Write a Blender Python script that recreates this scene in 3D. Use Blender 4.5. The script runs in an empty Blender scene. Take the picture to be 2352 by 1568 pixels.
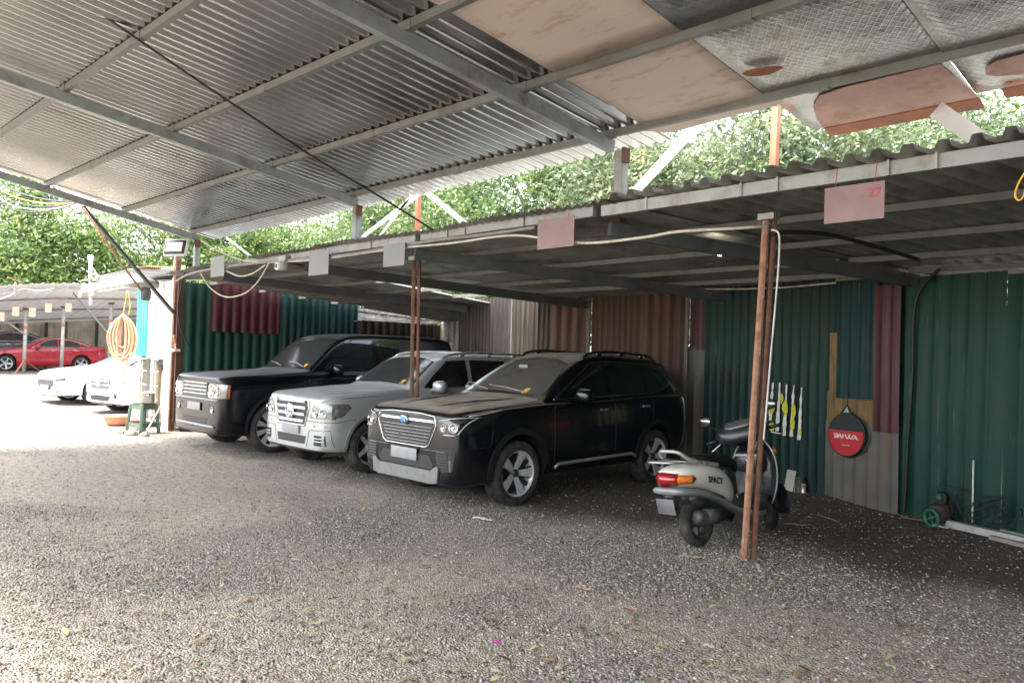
import bpy, bmesh, math, random
import numpy as np
from mathutils import Vector, Matrix
from mathutils.bvhtree import BVHTree
R = math.radians
scene = bpy.context.scene
C = scene.collection

# ---------------------------------------------------------------- camera, world, sun, exposure
F, CX, CY, H = 1750.0, 1176.0, 784.0, 1.67
v1 = np.array([-560 - CX, 768 - CY, F])
hn = np.cross(v1, np.array([-176 - 0.0 - CX + 1176, 813.24 - CY, F]))
s_ = .029
hn = np.cross(v1, np.array([1560.0 + v1[0], (768 + s_ * 1560) - CY, F])); hn /= np.linalg.norm(hn)
if hn[1] > 0: hn = -hn
xm = -v1 / np.linalg.norm(v1)
ym = np.cross(hn, xm)
if ym[2] < 0: ym = -ym
MW = np.array([xm, ym, hn])
CAMP = np.array([0, 0, H])
def ray(px, py): return MW @ np.array([px - CX, py - CY, F]) / F
def ony(px, py, y): d = ray(px, py); return Vector(CAMP + d * (y / d[1]))
def onx(px, py, x): d = ray(px, py); return Vector(CAMP + d * (x / d[0]))
def onz(px, py, z=0.0): d = ray(px, py); return Vector(CAMP + d * ((z - H) / d[2]))
def ond(px, py, D): return Vector(CAMP + ray(px, py) * D)
cd = bpy.data.cameras.new('camera'); cam = bpy.data.objects.new('camera', cd); C.objects.link(cam)
cam.matrix_world = Matrix(((MW[0, 0], -MW[0, 1], -MW[0, 2], 0), (MW[1, 0], -MW[1, 1], -MW[1, 2], 0),
                           (MW[2, 0], -MW[2, 1], -MW[2, 2], H), (0, 0, 0, 1)))
cd.sensor_width = 36; cd.lens = F / 2352 * 36; cd.clip_start = .05; cd.clip_end = 2000
scene.camera = cam
world = bpy.data.worlds.new("World"); scene.world = world; world.use_nodes = True
wn = world.node_tree.nodes; wl = world.node_tree.links
sky = wn.new('ShaderNodeTexSky'); sky.sky_type = 'NISHITA'; sky.sun_disc = False
SUN_EL, SUN_AZ = R(68), R(205)      # azimuth clockwise from +Y: light comes from behind the camera and a little to its left
sky.sun_elevation = SUN_EL; sky.sun_rotation = SUN_AZ; sky.air_density = 1.0; sky.dust_density = 3.0; sky.ozone_density = .6
wn['Background'].inputs[1].default_value = 0.15
hsv = wn.new('ShaderNodeHueSaturation'); hsv.inputs['Saturation'].default_value = .35; wl.new(sky.outputs[0], hsv.inputs['Color']); wl.new(hsv.outputs[0], wn['Background'].inputs[0])   # overcast: the blue is washed out
sd = bpy.data.lights.new('sun', 'SUN'); sd.energy = 1.5; sd.angle = R(14); sd.color = (1, .965, .9)
sun = bpy.data.objects.new('sun', sd); C.objects.link(sun)
sdir = Vector((math.sin(SUN_AZ) * math.cos(SUN_EL), math.cos(SUN_AZ) * math.cos(SUN_EL), math.sin(SUN_EL)))
sun.rotation_euler = sdir.to_track_quat('Z', 'Y').to_euler(); sun.location = sdir * 60
scene.view_settings.view_transform = 'Standard'; scene.view_settings.look = 'None'
scene.view_settings.exposure = 2.95; scene.view_settings.gamma = 1
scene.cycles.max_bounces = 8; scene.cycles.diffuse_bounces = 5; scene.cycles.glossy_bounces = 3
scene.cycles.use_denoising = True

# ---------------------------------------------------------------- helpers
rnd = random.Random(7)
MATS = {}
def newmat(name):
    m = bpy.data.materials.new(name); m.use_nodes = True
    return m, m.node_tree.nodes, m.node_tree.links, m.node_tree.nodes['Principled BSDF']
def ramp(n, l, src, stops):
    r = n.new('ShaderNodeValToRGB'); el = r.color_ramp.elements
    while len(el) < len(stops): el.new(.5)
    for e, (p, c) in zip(el, stops): e.position = p; e.color = (*c, 1) if len(c) == 3 else c
    l.new(src, r.inputs[0]); return r
def mat(name, col, rough=.6, metal=0, var=.25, scale=6, bump=0, bscale=40, coat=0, dirt=None, dirtamt=.5, dscale=2.5, spec=.5,
        dust_sheen=None, dust_sheen_amt=.8, stretch=None, emit=None, trans=0, streak=None, scuff=None):
    if name in MATS: return MATS[name]
    m, n, l, b = newmat(name)
    tc = n.new('ShaderNodeTexCoord'); mp = n.new('ShaderNodeMapping'); l.new(tc.outputs['Object'], mp.inputs[0])
    if stretch: mp.inputs['Scale'].default_value = stretch
    nz = n.new('ShaderNodeTexNoise'); nz.inputs['Scale'].default_value = scale; nz.inputs['Detail'].default_value = 6
    l.new(mp.outputs[0], nz.inputs[0])
    lo = tuple(c * (1 - var) for c in col); hi = tuple(min(1, c * (1 + var)) for c in col)
    r = ramp(n, l, nz.outputs[0], [(.3, lo), (.7, hi)]); out = r.outputs[0]
    if dirt:
        nd = n.new('ShaderNodeTexNoise'); nd.inputs['Scale'].default_value = dscale; nd.inputs['Detail'].default_value = 8
        nd.inputs['Roughness'].default_value = .7
        if streak:
            m2 = n.new('ShaderNodeMapping'); m2.inputs['Scale'].default_value = streak
            l.new(tc.outputs['Object'], m2.inputs[0]); l.new(m2.outputs[0], nd.inputs[0])
        else: l.new(tc.outputs['Object'], nd.inputs[0])
        rr = ramp(n, l, nd.outputs[0], [(.62 - .3 * dirtamt, (0, 0, 0)), (.78 - .22 * dirtamt, (1, 1, 1))])
        mx = n.new('ShaderNodeMix'); mx.data_type = 'RGBA'; l.new(rr.outputs[0], mx.inputs[0]); l.new(out, mx.inputs[6])
        mx.inputs[7].default_value = (*dirt, 1); out = mx.outputs[2]
    if scuff:
        m3 = n.new('ShaderNodeMapping'); m3.inputs['Scale'].default_value = (26, 26, 1.1); l.new(tc.outputs['Object'], m3.inputs[0])
        ns = n.new('ShaderNodeTexNoise'); ns.inputs['Scale'].default_value = 1.3; ns.inputs['Detail'].default_value = 7; ns.inputs['Roughness'].default_value = .65; l.new(m3.outputs[0], ns.inputs[0])
        r5 = ramp(n, l, ns.outputs[0], [(.62, (0, 0, 0)), (.78, (.75, .75, .75))])
        mx = n.new('ShaderNodeMix'); mx.data_type = 'RGBA'; l.new(r5.outputs[0], mx.inputs[0]); l.new(out, mx.inputs[6]); mx.inputs[7].default_value = (*scuff, 1); out = mx.outputs[2]
    rsock = None
    if dust_sheen:
        g = n.new('ShaderNodeNewGeometry'); sx = n.new('ShaderNodeSeparateXYZ'); l.new(g.outputs['Normal'], sx.inputs[0])
        rz = ramp(n, l, sx.outputs[2], [(.84, (0, 0, 0)), (.992, (dust_sheen_amt,) * 3)])
        n2 = n.new('ShaderNodeTexNoise'); n2.inputs['Scale'].default_value = 5; n2.inputs['Detail'].default_value = 8
        l.new(tc.outputs['Object'], n2.inputs[0])
        mm = n.new('ShaderNodeMath'); mm.operation = 'MULTIPLY'; l.new(rz.outputs[0], mm.inputs[0])
        r3 = ramp(n, l, n2.outputs[0], [(.3, (.55,) * 3), (.62, (1, 1, 1))]); l.new(r3.outputs[0], mm.inputs[1])
        mx = n.new('ShaderNodeMix'); mx.data_type = 'RGBA'; l.new(mm.outputs[0], mx.inputs[0]); l.new(out, mx.inputs[6])
        mx.inputs[7].default_value = (*dust_sheen, 1); out = mx.outputs[2]
        ad = n.new('ShaderNodeMath'); ad.operation = 'MULTIPLY_ADD'; l.new(mm.outputs[0], ad.inputs[0])
        ad.inputs[1].default_value = .6; ad.inputs[2].default_value = rough; ad.use_clamp = True; rsock = ad.outputs[0]
        if coat:
            sb = n.new('ShaderNodeMath'); sb.operation = 'MULTIPLY_ADD'; l.new(mm.outputs[0], sb.inputs[0]); sb.inputs[1].default_value = -coat
            sb.inputs[2].default_value = coat; sb.use_clamp = True; l.new(sb.outputs[0], b.inputs['Coat Weight'])
    l.new(out, b.inputs['Base Color'])
    if rsock: l.new(rsock, b.inputs['Roughness'])
    else:
        rr2 = ramp(n, l, nz.outputs[0], [(.3, (max(0, rough - .08),) * 3), (.7, (min(1, rough + .08),) * 3)]); l.new(rr2.outputs[0], b.inputs['Roughness'])
    b.inputs['Metallic'].default_value = metal; b.inputs['Specular IOR Level'].default_value = spec
    if coat: b.inputs['Coat Weight'].default_value = coat; b.inputs['Coat Roughness'].default_value = .06
    if bump:
        nb = n.new('ShaderNodeTexNoise'); nb.inputs['Scale'].default_value = bscale; nb.inputs['Detail'].default_value = 5
        l.new(mp.outputs[0], nb.inputs[0]); bp = n.new('ShaderNodeBump'); bp.inputs['Strength'].default_value = bump; bp.inputs['Distance'].default_value = .01
        l.new(nb.outputs[0], bp.inputs['Height']); l.new(bp.outputs[0], b.inputs['Normal'])
    if emit: b.inputs['Emission Color'].default_value = (*emit[0], 1); b.inputs['Emission Strength'].default_value = emit[1]
    if trans: b.inputs['Transmission Weight'].default_value = trans
    MATS[name] = m; return m

def tag(o, label=None, cat=None, group=None, kind=None):
    if label: o['label'] = label
    if cat: o['category'] = cat
    if group: o['group'] = group
    if kind: o['kind'] = kind
    return o
def empty(name, label, cat, loc=(0, 0, 0), rz=0, group=None):
    o = bpy.data.objects.new(name, None); C.objects.link(o); o.location = loc; o.rotation_euler = (0, 0, rz); o.empty_display_size = .1
    return tag(o, label, cat, group)
def link(name, me, m, parent=None):
    o = bpy.data.objects.new(name, me); C.objects.link(o)
    if m is not None and not me.materials:
        for q in (m if isinstance(m, (list, tuple)) else [m]): me.materials.append(q)
    if parent is not None: o.parent = parent
    return o
class MB:
    def __init__(s): s.v = []; s.f = []; s.sm = []; s.mi = []
    def add(s, vs, fs, smooth=False, mi=0):
        b = len(s.v); s.v += [tuple(v) for v in vs]; s.f += [tuple(i + b for i in f) for f in fs]; s.sm += [smooth] * len(fs); s.mi += [mi] * len(fs); return s
    def box(s, c, d, rot=None, mi=0, bev=0):
        hx, hy, hz = d[0] / 2, d[1] / 2, d[2] / 2
        if bev:
            e = min(bev, hx * .9, hy * .9, hz * .9); bm = bmesh.new(); bmesh.ops.create_cube(bm, size=1)
            for v in bm.verts: v.co = Vector((v.co.x * 2 * hx, v.co.y * 2 * hy, v.co.z * 2 * hz))
            bmesh.ops.bevel(bm, geom=bm.edges[:], offset=e, segments=2, affect='EDGES', profile=.5)
            bm.verts.ensure_lookup_table(); vs = [v.co.copy() for v in bm.verts]; fs = [[v.index for v in f.verts] for f in bm.faces]; bm.free()
        else:
            vs = [Vector((x * hx, y * hy, z * hz)) for x in (-1, 1) for y in (-1, 1) for z in (-1, 1)]
            fs = [(0, 1, 3, 2), (4, 6, 7, 5), (0, 4, 5, 1), (2, 3, 7, 6), (0, 2, 6, 4), (1, 5, 7, 3)]
        if rot is not None: vs = [rot @ v for v in vs]
        return s.add([v + Vector(c) for v in vs], fs, bool(bev), mi)
    def bar(s, a, b, w, h, up=(0, 0, 1), mi=0, bev=0):
        a, b = Vector(a), Vector(b); d = b - a; L = d.length; z = d.normalized(); x = Vector(up).cross(z)
        if x.length < 1e-4: x = Vector((1, 0, 0))
        x.normalize(); y = z.cross(x)
        M = Matrix((x, y, z)).transposed()
        return s.box((a + b) / 2, (w, h, L), M, mi, bev)
    def tube(s, pts, r, n=8, cap=True, smooth=True, mi=0):
        pts = [Vector(p) for p in pts]; rs = r if isinstance(r, (list, tuple)) else [r] * len(pts)
        vs = []; prev = None
        for i, p in enumerate(pts):
            t = (pts[min(i + 1, len(pts) - 1)] - pts[max(i - 1, 0)]).normalized()
            if prev is None:
                u = t.cross(Vector((0, 0, 1)));
                if u.length < .05: u = t.cross(Vector((1, 0, 0)))
                u.normalize()
            else:
                u = prev - t * prev.dot(t); u.normalize()
            prev = u; w = t.cross(u)
            for k in range(n):
                a = 2 * math.pi * k / n; vs.append(p + (u * math.cos(a) + w * math.sin(a)) * rs[i])
        fs = [(i * n + k, i * n + (k + 1) % n, (i + 1) * n + (k + 1) % n, (i + 1) * n + k) for i in range(len(pts) - 1) for k in range(n)]
        if cap: fs += [tuple(range(n))[::-1], tuple((len(pts) - 1) * n + k for k in range(n))]
        return s.add(vs, fs, smooth, mi)
    def lathe(s, prof, M=Matrix(), n=32, smooth=True, mi=0, closed=False):
        # prof: (r, z) about local z
        vs = [M @ Vector((r * math.cos(2 * math.pi * k / n), r * math.sin(2 * math.pi * k / n), z)) for r, z in prof for k in range(n)]
        m = len(prof); rng = m if closed else m - 1
        fs = [(i * n + k, i * n + (k + 1) % n, ((i + 1) % m) * n + (k + 1) % n, ((i + 1) % m) * n + k) for i in range(rng) for k in range(n)]
        return s.add(vs, fs, smooth, mi)
    def prism(s, poly, z0, z1, M=Matrix(), mi=0):
        n = len(poly); vs = [M @ Vector((x, y, z0)) for x, y in poly] + [M @ Vector((x, y, z1)) for x, y in poly]
        fs = [tuple(range(n))[::-1], tuple(range(n, 2 * n))] + [(k, (k + 1) % n, n + (k + 1) % n, n + k) for k in range(n)]
        return s.add(vs, fs, False, mi)
    def loft(s, secs, n=16, smooth=True, mi=0):
        # secs: (cx,cy,cz,hx,hz,e) superellipse sections in the local xz plane, marching along y
        vs = []
        for cx, cy, cz, hx, hz, e in secs:
            for k in range(n):
                a = 2 * math.pi * k / n; c, q = math.cos(a), math.sin(a)
                vs.append((cx + hx * math.copysign(abs(c) ** e, c), cy, cz + hz * math.copysign(abs(q) ** e, q)))
        m = len(secs)
        fs = [(i * n + k, i * n + (k + 1) % n, (i + 1) * n + (k + 1) % n, (i + 1) * n + k) for i in range(m - 1) for k in range(n)]
        fs += [tuple(range(n))[::-1], tuple((m - 1) * n + k for k in range(n))]
        return s.add(vs, fs, smooth, mi)
    def build(s, name, m, parent=None, sub=0):
        me = bpy.data.meshes.new(name); me.from_pydata(s.v, [], s.f); me.polygons.foreach_set('use_smooth', s.sm)
        me.polygons.foreach_set('material_index', s.mi); me.update()
        o = link(name, me, m, parent)
        if sub:
            md = o.modifiers.new('sub', 'SUBSURF'); md.levels = md.render_levels = sub
        return o
def np_mesh(name, V, Fc, m, parent=None, smooth=False):
    me = bpy.data.meshes.new(name); V = np.asarray(V, dtype=np.float32); Fc = np.asarray(Fc, dtype=np.int32); k = Fc.shape[1]
    me.vertices.add(len(V)); me.vertices.foreach_set('co', V.ravel())
    me.loops.add(Fc.size); me.loops.foreach_set('vertex_index', Fc.ravel())
    me.polygons.add(len(Fc)); me.polygons.foreach_set('loop_start', np.arange(0, Fc.size, k, dtype=np.int32))
    me.polygons.foreach_set('loop_total', np.full(len(Fc), k, dtype=np.int32))
    if smooth: me.polygons.foreach_set('use_smooth', np.ones(len(Fc), dtype=bool))
    me.update(calc_edges=True); me.validate(); return link(name, me, m, parent)
def tone(prof_name, pitch):
    P = {'trap': [(0, 0), (.5, 0), (.6, 1), (.88, 1), (1, 0)], 'hat': [(0, 0), (.42, 0), (.51, 1), (.91, 1), (1, 0)], 'sine': [(k / 8, .5 - .5 * math.cos(2 * math.pi * k / 8)) for k in range(9)],
         'rib': [(0, 0), (.72, 0), (.8, 1), (.92, 1), (1, 0)], 'wide': [(0, 0), (.3, 0), (.38, 1), (.92, 1), (1, 0)],
         'box': [(0, 0), (.45, 0), (.5, 1), (.95, 1), (1, 0)]}[prof_name]
    return [(a * pitch, b) for a, b in P[:-1]]
def corr(name, fn, Lu, vs, pitch, depth, prof, m, parent=None, wob=0, seed=1, ragged=0, solid=0):
    # corrugated sheet: fn(u, v, h) -> point ; ribs run along v
    us = []; base = tone(prof, pitch); k = 0
    while k * pitch < Lu:
        for a, b in base:
            if k * pitch + a < Lu: us.append((k * pitch + a, b))
        k += 1
    us.append((Lu, 0)); rg = random.Random(seed); V = []; ph = [rg.uniform(0, 6) for _ in range(6)]
    rag = {}
    for j, v in enumerate(vs):
        for i, (u, h) in enumerate(us):
            w = wob * (math.sin(u * 1.7 + ph[0]) + .6 * math.sin(u * 4.3 + v * 1.9 + ph[1]) + .5 * math.sin(v * 2.7 + ph[2]))
            vv = v
            if ragged and j in (0,): vv = v + ragged * (math.sin(u * 9 + ph[3]) * .5 + math.sin(u * 2.3 + ph[4]))
            V.append(fn(u, vv, h * depth + w))
    n = len(us); Fc = [(j * n + i, j * n + i + 1, (j + 1) * n + i + 1, (j + 1) * n + i) for j in range(len(vs) - 1) for i in range(n - 1)]
    o = np_mesh(name, V, Fc, m, parent)
    if solid:
        md = o.modifiers.new('thick', 'SOLIDIFY'); md.thickness = solid; md.offset = 0
    return o
def pchip(pts):
    xs = [p[0] for p in pts]; ys = [p[1] for p in pts]; n = len(xs); d = [(ys[i + 1] - ys[i]) / (xs[i + 1] - xs[i]) for i in range(n - 1)]
    m = [d[0]] + [0 if d[i - 1] * d[i] <= 0 else 2 * d[i - 1] * d[i] / (d[i - 1] + d[i]) for i in range(1, n - 1)] + [d[-1]]
    def f(x):
        if x <= xs[0]: return ys[0]
        if x >= xs[-1]: return ys[-1]
        i = 0
        while x > xs[i + 1]: i += 1
        h = xs[i + 1] - xs[i]; t = (x - xs[i]) / h
        return (2 * t ** 3 - 3 * t * t + 1) * ys[i] + (t ** 3 - 2 * t * t + t) * h * m[i] + (-2 * t ** 3 + 3 * t * t) * ys[i + 1] + (t ** 3 - t * t) * h * m[i + 1]
    return f
def evalmesh(o):
    dg = bpy.context.evaluated_depsgraph_get(); dg.update(); me = bpy.data.meshes.new_from_object(o.evaluated_get(dg)); return me
def text_mesh(name, body, size, m, parent=None, ext=.002, shear=0, align='CENTER', spacing=1, bold=0):
    cu = bpy.data.curves.new(name, 'FONT'); cu.body = body; cu.size = size; cu.extrude = ext; cu.shear = shear; cu.align_x = align; cu.align_y = 'CENTER'; cu.space_character = spacing; cu.offset = bold
    t = bpy.data.objects.new('tmp', cu); C.objects.link(t); me = evalmesh(t); bpy.data.objects.remove(t); me.name = name
    for p in me.polygons: p.use_smooth = False
    me.materials.clear(); return link(name, me, m, parent)
def ground_h(x, y):
    t = min(1, max(0, (-x - 17) / 17)); g = .52 * t * t * (3 - 2 * t)
    g += .07 * math.exp(-((x + 4.0) ** 2 + (y - 9.7) ** 2) / .35)
    g += .05 * math.exp(-((x + 3.1) ** 2 + (y - 5.95) ** 2) / .06)
    return g

# ---------------------------------------------------------------- materials
galv = mat('galvanised_dusty', (.33, .335, .33), .42, .65, .2, 3, bump=.15, bscale=25, dirt=(.16, .15, .135), dirtamt=.35, dscale=1.2)
galv_c = mat('galvanised_canopy', (.55, .55, .53), .2, 1.0, .06, 1.2, dirt=(.3, .28, .24), dirtamt=.2, dscale=.7, streak=(2, .25, 1))
galv_dk = mat('galvanised_dull', (.3, .295, .26), .5, .4, .2, 3, bump=.15, dirt=(.12, .1, .08), dirtamt=.4, dscale=1.4)
steel = mat('painted_steel', (.3, .335, .33), .5, .3, .15, 5, bump=.1, dirt=(.17, .15, .12), dirtamt=.35, dscale=4)
steel_wh = mat('whitish_steel', (.3, .3, .28), .55, .2, .15, 5, bump=.1, dirt=(.2, .17, .13), dirtamt=.4, dscale=4)
steel_dk = mat('dark_steel', (.07, .075, .072), .6, .2, .2, 5)
rust = mat('rust', (.17, .075, .042), .72, .1, .35, 14, bump=.4, bscale=60, dirt=(.08, .045, .03), dirtamt=.6, dscale=9)
rust_lt = mat('rust_light', (.4, .21, .13), .7, .1, .25, 14, bump=.3, bscale=60, dirt=(.15, .07, .045), dirtamt=.4, dscale=8)
redox = mat('red_oxide', (.5, .16, .09), .7, 0, .25, 8, dirt=(.28, .2, .15), dirtamt=.3)
whitep = mat('white_paint', (.78, .77, .74), .5, 0, .06, 5, dirt=(.5, .45, .38), dirtamt=.2)
green_w = mat('green_sheet', (.005, .026, .019), .6, 0, .3, 2, bump=.15, bscale=12, scuff=(.2, .24, .22), dirt=(.014, .036, .029), spec=.3, dirtamt=.4, dscale=2.2, streak=(5, 5, .5))
green_b = mat('green_sheet_lighter', (.007, .042, .029), .6, 0, .25, 2, bump=.15, bscale=12, scuff=(.2, .24, .22), dirt=(.016, .034, .028), spec=.3, dirtamt=.4, dscale=2.2, streak=(5, 5, .5))
teal_w = mat('bluegreen_sheet', (.004, .026, .025), .6, 0, .3, 2, bump=.15, bscale=12, scuff=(.2, .24, .22), dirt=(.015, .035, .033), spec=.3, dirtamt=.4, streak=(6, 6, .5))
red_w = mat('red_sheet', (.06, .006, .009), .55, .05, .3, 2, bump=.15, bscale=12, scuff=(.2, .24, .22), dirt=(.045, .016, .016), dirtamt=.45, streak=(6, 6, .5))
grey_w = mat('grey_weathered_sheet', (.11, .105, .092), .7, .1, .2, 3, bump=.2, bscale=12, dirt=(.14, .085, .035), dirtamt=.45, dscale=1.6, streak=(3, 3, .9))
yel_w = mat('yellow_stained_sheet', (.17, .105, .035), .75, 0, .25, 3, bump=.2, bscale=12, dirt=(.09, .05, .018), dirtamt=.45, dscale=4, streak=(5, 5, .8))
brown_w = mat('brown_sheet', (.1, .045, .03), .7, .1, .35, 2, bump=.2, bscale=12, scuff=(.14, .1, .07), dirt=(.05, .03, .022), dirtamt=.5, dscale=2, streak=(6, 6, .5))
brown_f = mat('brown_wide_sheet', (.085, .043, .022), .7, .1, .35, 2, bump=.2, bscale=12, scuff=(.14, .1, .07), dirt=(.05, .026, .017), dirtamt=.5, dscale=2.5, streak=(4, 4, .6))
dkbrown = mat('dark_brown_sheet', (.03, .02, .016), .65, .1, .35, 2, scuff=(.14, .1, .07), dirt=(.07, .06, .048), dirtamt=.35, dscale=2, streak=(9, 9, .4))
blk = mat('black_plastic', (.012, .012, .013), .5, 0, .2, 12)
blk_g = mat('black_gloss', (.01, .01, .011), .14, 0, .1, 12, coat=.6)
rubber = mat('tyre_rubber', (.022, .021, .02), .8, 0, .25, 18, bump=.3, bscale=80, dirt=(.075, .068, .058), dirtamt=.5, dscale=8)
chrome = mat('chrome', (.62, .62, .62), .16, 1, .08, 12)
alloy = mat('alloy', (.6, .6, .6), .35, .35, .08, 12)
alloy_dk = mat('alloy_dark', (.05, .05, .055), .35, .6, .1, 12)
lens = mat('lamp_clear', (.2, .21, .205), .1, .55, .4, 26, coat=1)
lens_dk = mat('lamp_smoked', (.02, .022, .024), .08, .4, .4, 20, coat=1)
lens_or = mat('lamp_orange', (.75, .2, .03), .15, 0, .15, 30, coat=1)
lens_rd = mat('lamp_red', (.32, .012, .012), .15, 0, .15, 30, coat=1)
glass_c = mat('clear_chip', (.5, .5, .5), .08, .2, .1, 10)
plate_m = mat('number_plate_grey', (.27, .27, .27), .5, 0, .12, 8)
cream_p = mat('cable_cream', (.5, .46, .37), .6, 0, .15, 9, dirt=(.25, .22, .17), dirtamt=.4, dscale=7)
cable_b = mat('cable_black', (.015, .015, .016), .55, 0, .2, 9)
yellow_p = mat('yellow_plastic', (.7, .45, .05), .5, 0, .15, 9)
sticker_m = mat('yellow_sticker', (.85, .5, .05), .6, 0, .1, 9)
def glassmat(name, col, rough, dustc=None, dusta=0):
    m, n, l, b = newmat(name); tc = n.new('ShaderNodeTexCoord'); nz = n.new('ShaderNodeTexNoise'); nz.inputs['Scale'].default_value = 4; nz.inputs['Detail'].default_value = 6
    l.new(tc.outputs['Object'], nz.inputs[0])
    c2 = dustc or col; f = dusta
    a = tuple(col[i] * (1 - f) + c2[i] * f for i in range(3)); bb = tuple(col[i] * (1 - f * .72) + c2[i] * f * .72 for i in range(3))
    r = ramp(n, l, nz.outputs[0], [(.3, bb), (.7, a)]); l.new(r.outputs[0], b.inputs['Base Color'])
    b.inputs['Roughness'].default_value = rough; b.inputs['Specular IOR Level'].default_value = .6; b.inputs['Coat Weight'].default_value = .8 * (1 - f); b.inputs['Coat Roughness'].default_value = .03
    return m
glass_dk = glassmat('dark_window', (.008, .01, .011), .06)
glass_md = glassmat('windscreen_dark', (.02, .025, .026), .14, (.08, .085, .08), .3); glass_md.node_tree.nodes['Principled BSDF'].inputs['Specular IOR Level'].default_value = .3; glass_md.node_tree.nodes['Principled BSDF'].inputs['Coat Weight'].default_value = .1
glass_du = glassmat('windscreen_dusty', (.03, .03, .028), .16, (.15, .14, .12), .6)
paint_f = mat('paint_black_dusty', (.003, .004, .006), .22, 0, .15, 6, coat=.4, spec=.4, dust_sheen=(.52, .46, .37), dust_sheen_amt=.8)
paint_r = mat('paint_black', (.003, .004, .006), .22, 0, .15, 6, coat=.25, spec=.35, dust_sheen=(.38, .39, .38), dust_sheen_amt=.6)  # pale grey on upward faces paints in the sky reflected in the bonnet
paint_s = mat('paint_silver', (.43, .445, .44), .36, .4, .06, 6, coat=.5, dust_sheen=(.6, .63, .63), dust_sheen_amt=.55)
paint_w = mat('paint_white', (.82, .82, .82), .3, 0, .02, 6, coat=.7)
paint_red = mat('paint_red', (.42, .01, .03), .3, .1, .06, 6, coat=.8)
paint_d = mat('paint_dark_grey', (.04, .045, .05), .3, .2, .06, 6, coat=.8)
mesh_m = mat('grille_mesh', (.03, .03, .03), .5, .2, .2, 8)

# ---------------------------------------------------------------- ground, gravel, litter
def grid_axis(lo, hi, c0, c1, fine, grow):
    a = list(np.arange(c0, c1, fine)); s = fine; x = a[-1]
    while x < hi: s *= grow; x += s; a.append(x)
    s = fine; x = a[0]; pre = []
    while x > lo: s *= grow; x -= s; pre.append(x)
    return np.array(pre[::-1] + a)
gx = grid_axis(-300, 300, -16, 2, .08, 1.09); gy = grid_axis(-300, 300, 1, 10, .08, 1.09)
rs = np.random.RandomState(3)
_w = [(rs.uniform(.35, .9) * 2 ** (k // 3), rs.uniform(0, 6.28), rs.uniform(0, 6.28), .62 ** (k // 3)) for k in range(15)]
def dirtmask(x, y):
    v = 0; x2 = x + .35 * np.sin(y * 1.7 + .4); y2 = y + .3 * np.sin(x * 1.3 + 2)
    for f, a, p, am in _w: v = v + am * np.sin((x2 * np.cos(a) + y2 * np.sin(a)) * f * 1.6 + p)
    v = v / 2.6
    d = (x - 0) * .25 + (y - 3.2)      # two vehicle tracks run along the yard in front of the bays
    v = v + .55 * np.exp(-(d / .35) ** 2) + .5 * np.exp(-((d - 1.35) / .3) ** 2) + .55 * np.clip((-x - 6) / 6, 0, 1) * (y < 5.2) - .25 * np.clip((y - 4.8), 0, 1)
    return np.clip(.5 + .6 * v, 0, 1)
def soil_shade_mask(x, y):  # dark earth under the shed, with shade worked into its colour
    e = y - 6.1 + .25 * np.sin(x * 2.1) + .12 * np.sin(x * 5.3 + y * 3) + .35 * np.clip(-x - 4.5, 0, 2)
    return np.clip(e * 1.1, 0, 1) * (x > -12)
GX, GY = np.meshgrid(gx, gy); t_ = np.clip((-GX - 17) / 17, 0, 1)
GZ = .52 * t_ * t_ * (3 - 2 * t_) + .07 * np.exp(-((GX + 4.0) ** 2 + (GY - 9.7) ** 2) / .35) + .05 * np.exp(-((GX + 3.1) ** 2 + (GY - 5.95) ** 2) / .06)
near = ((GX > -30) & (GX < 6) & (GY > -2) & (GY < 12))
GZ += near * (.012 * np.sin(GX * 1.3 + GY * .7) * np.sin(GY * 1.9 - GX * .4) + .006 * np.sin(GX * 4.1 + 1) * np.sin(GY * 3.7) - .006)
V = np.stack([GX.ravel(), GY.ravel(), GZ.ravel()], 1); ny_, nx_ = GX.shape
ii = (np.arange(ny_ - 1)[:, None] * nx_ + np.arange(nx_ - 1)[None]).ravel()
m, n, l, b = newmat('gravel_ground')
tc = n.new('ShaderNodeTexCoord')
at = n.new('ShaderNodeAttribute'); at.attribute_name = 'packed'; at2 = n.new('ShaderNodeAttribute'); at2.attribute_name = 'soil_shade'
vo = n.new('ShaderNodeTexVoronoi'); vo.inputs['Scale'].default_value = 70; vo.inputs['Randomness'].default_value = 1; l.new(tc.outputs['Object'], vo.inputs[0])
cr = ramp(n, l, vo.outputs['Color'], [(.15, (.07, .063, .054)), (.55, (.21, .19, .163)), (.9, (.42, .385, .33))])
fine = n.new('ShaderNodeTexNoise'); fine.inputs['Scale'].default_value = 14; fine.inputs['Detail'].default_value = 12; fine.inputs['Roughness'].default_value = .75; l.new(tc.outputs['Object'], fine.inputs[0])
fr = ramp(n, l, fine.outputs[0], [(.36, (.2, .165, .13)), (.5, (.43, .37, .3)), (.64, (.6, .53, .44))])
mx = n.new('ShaderNodeMix'); mx.data_type = 'RGBA'; pm = n.new('ShaderNodeMath'); pm.operation = 'MULTIPLY'; pm.inputs[1].default_value = .88; l.new(at.outputs['Fac'], pm.inputs[0]); l.new(pm.outputs[0], mx.inputs[0]); l.new(cr.outputs[0], mx.inputs[6]); l.new(fr.outputs[0], mx.inputs[7])
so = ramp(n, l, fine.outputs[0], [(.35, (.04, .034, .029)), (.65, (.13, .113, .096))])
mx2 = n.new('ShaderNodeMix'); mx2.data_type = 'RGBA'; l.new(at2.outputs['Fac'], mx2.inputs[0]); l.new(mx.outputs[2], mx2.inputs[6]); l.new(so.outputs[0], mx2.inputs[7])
l.new(mx2.outputs[2], b.inputs['Base Color']); b.inputs['Roughness'].default_value = .85
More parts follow.
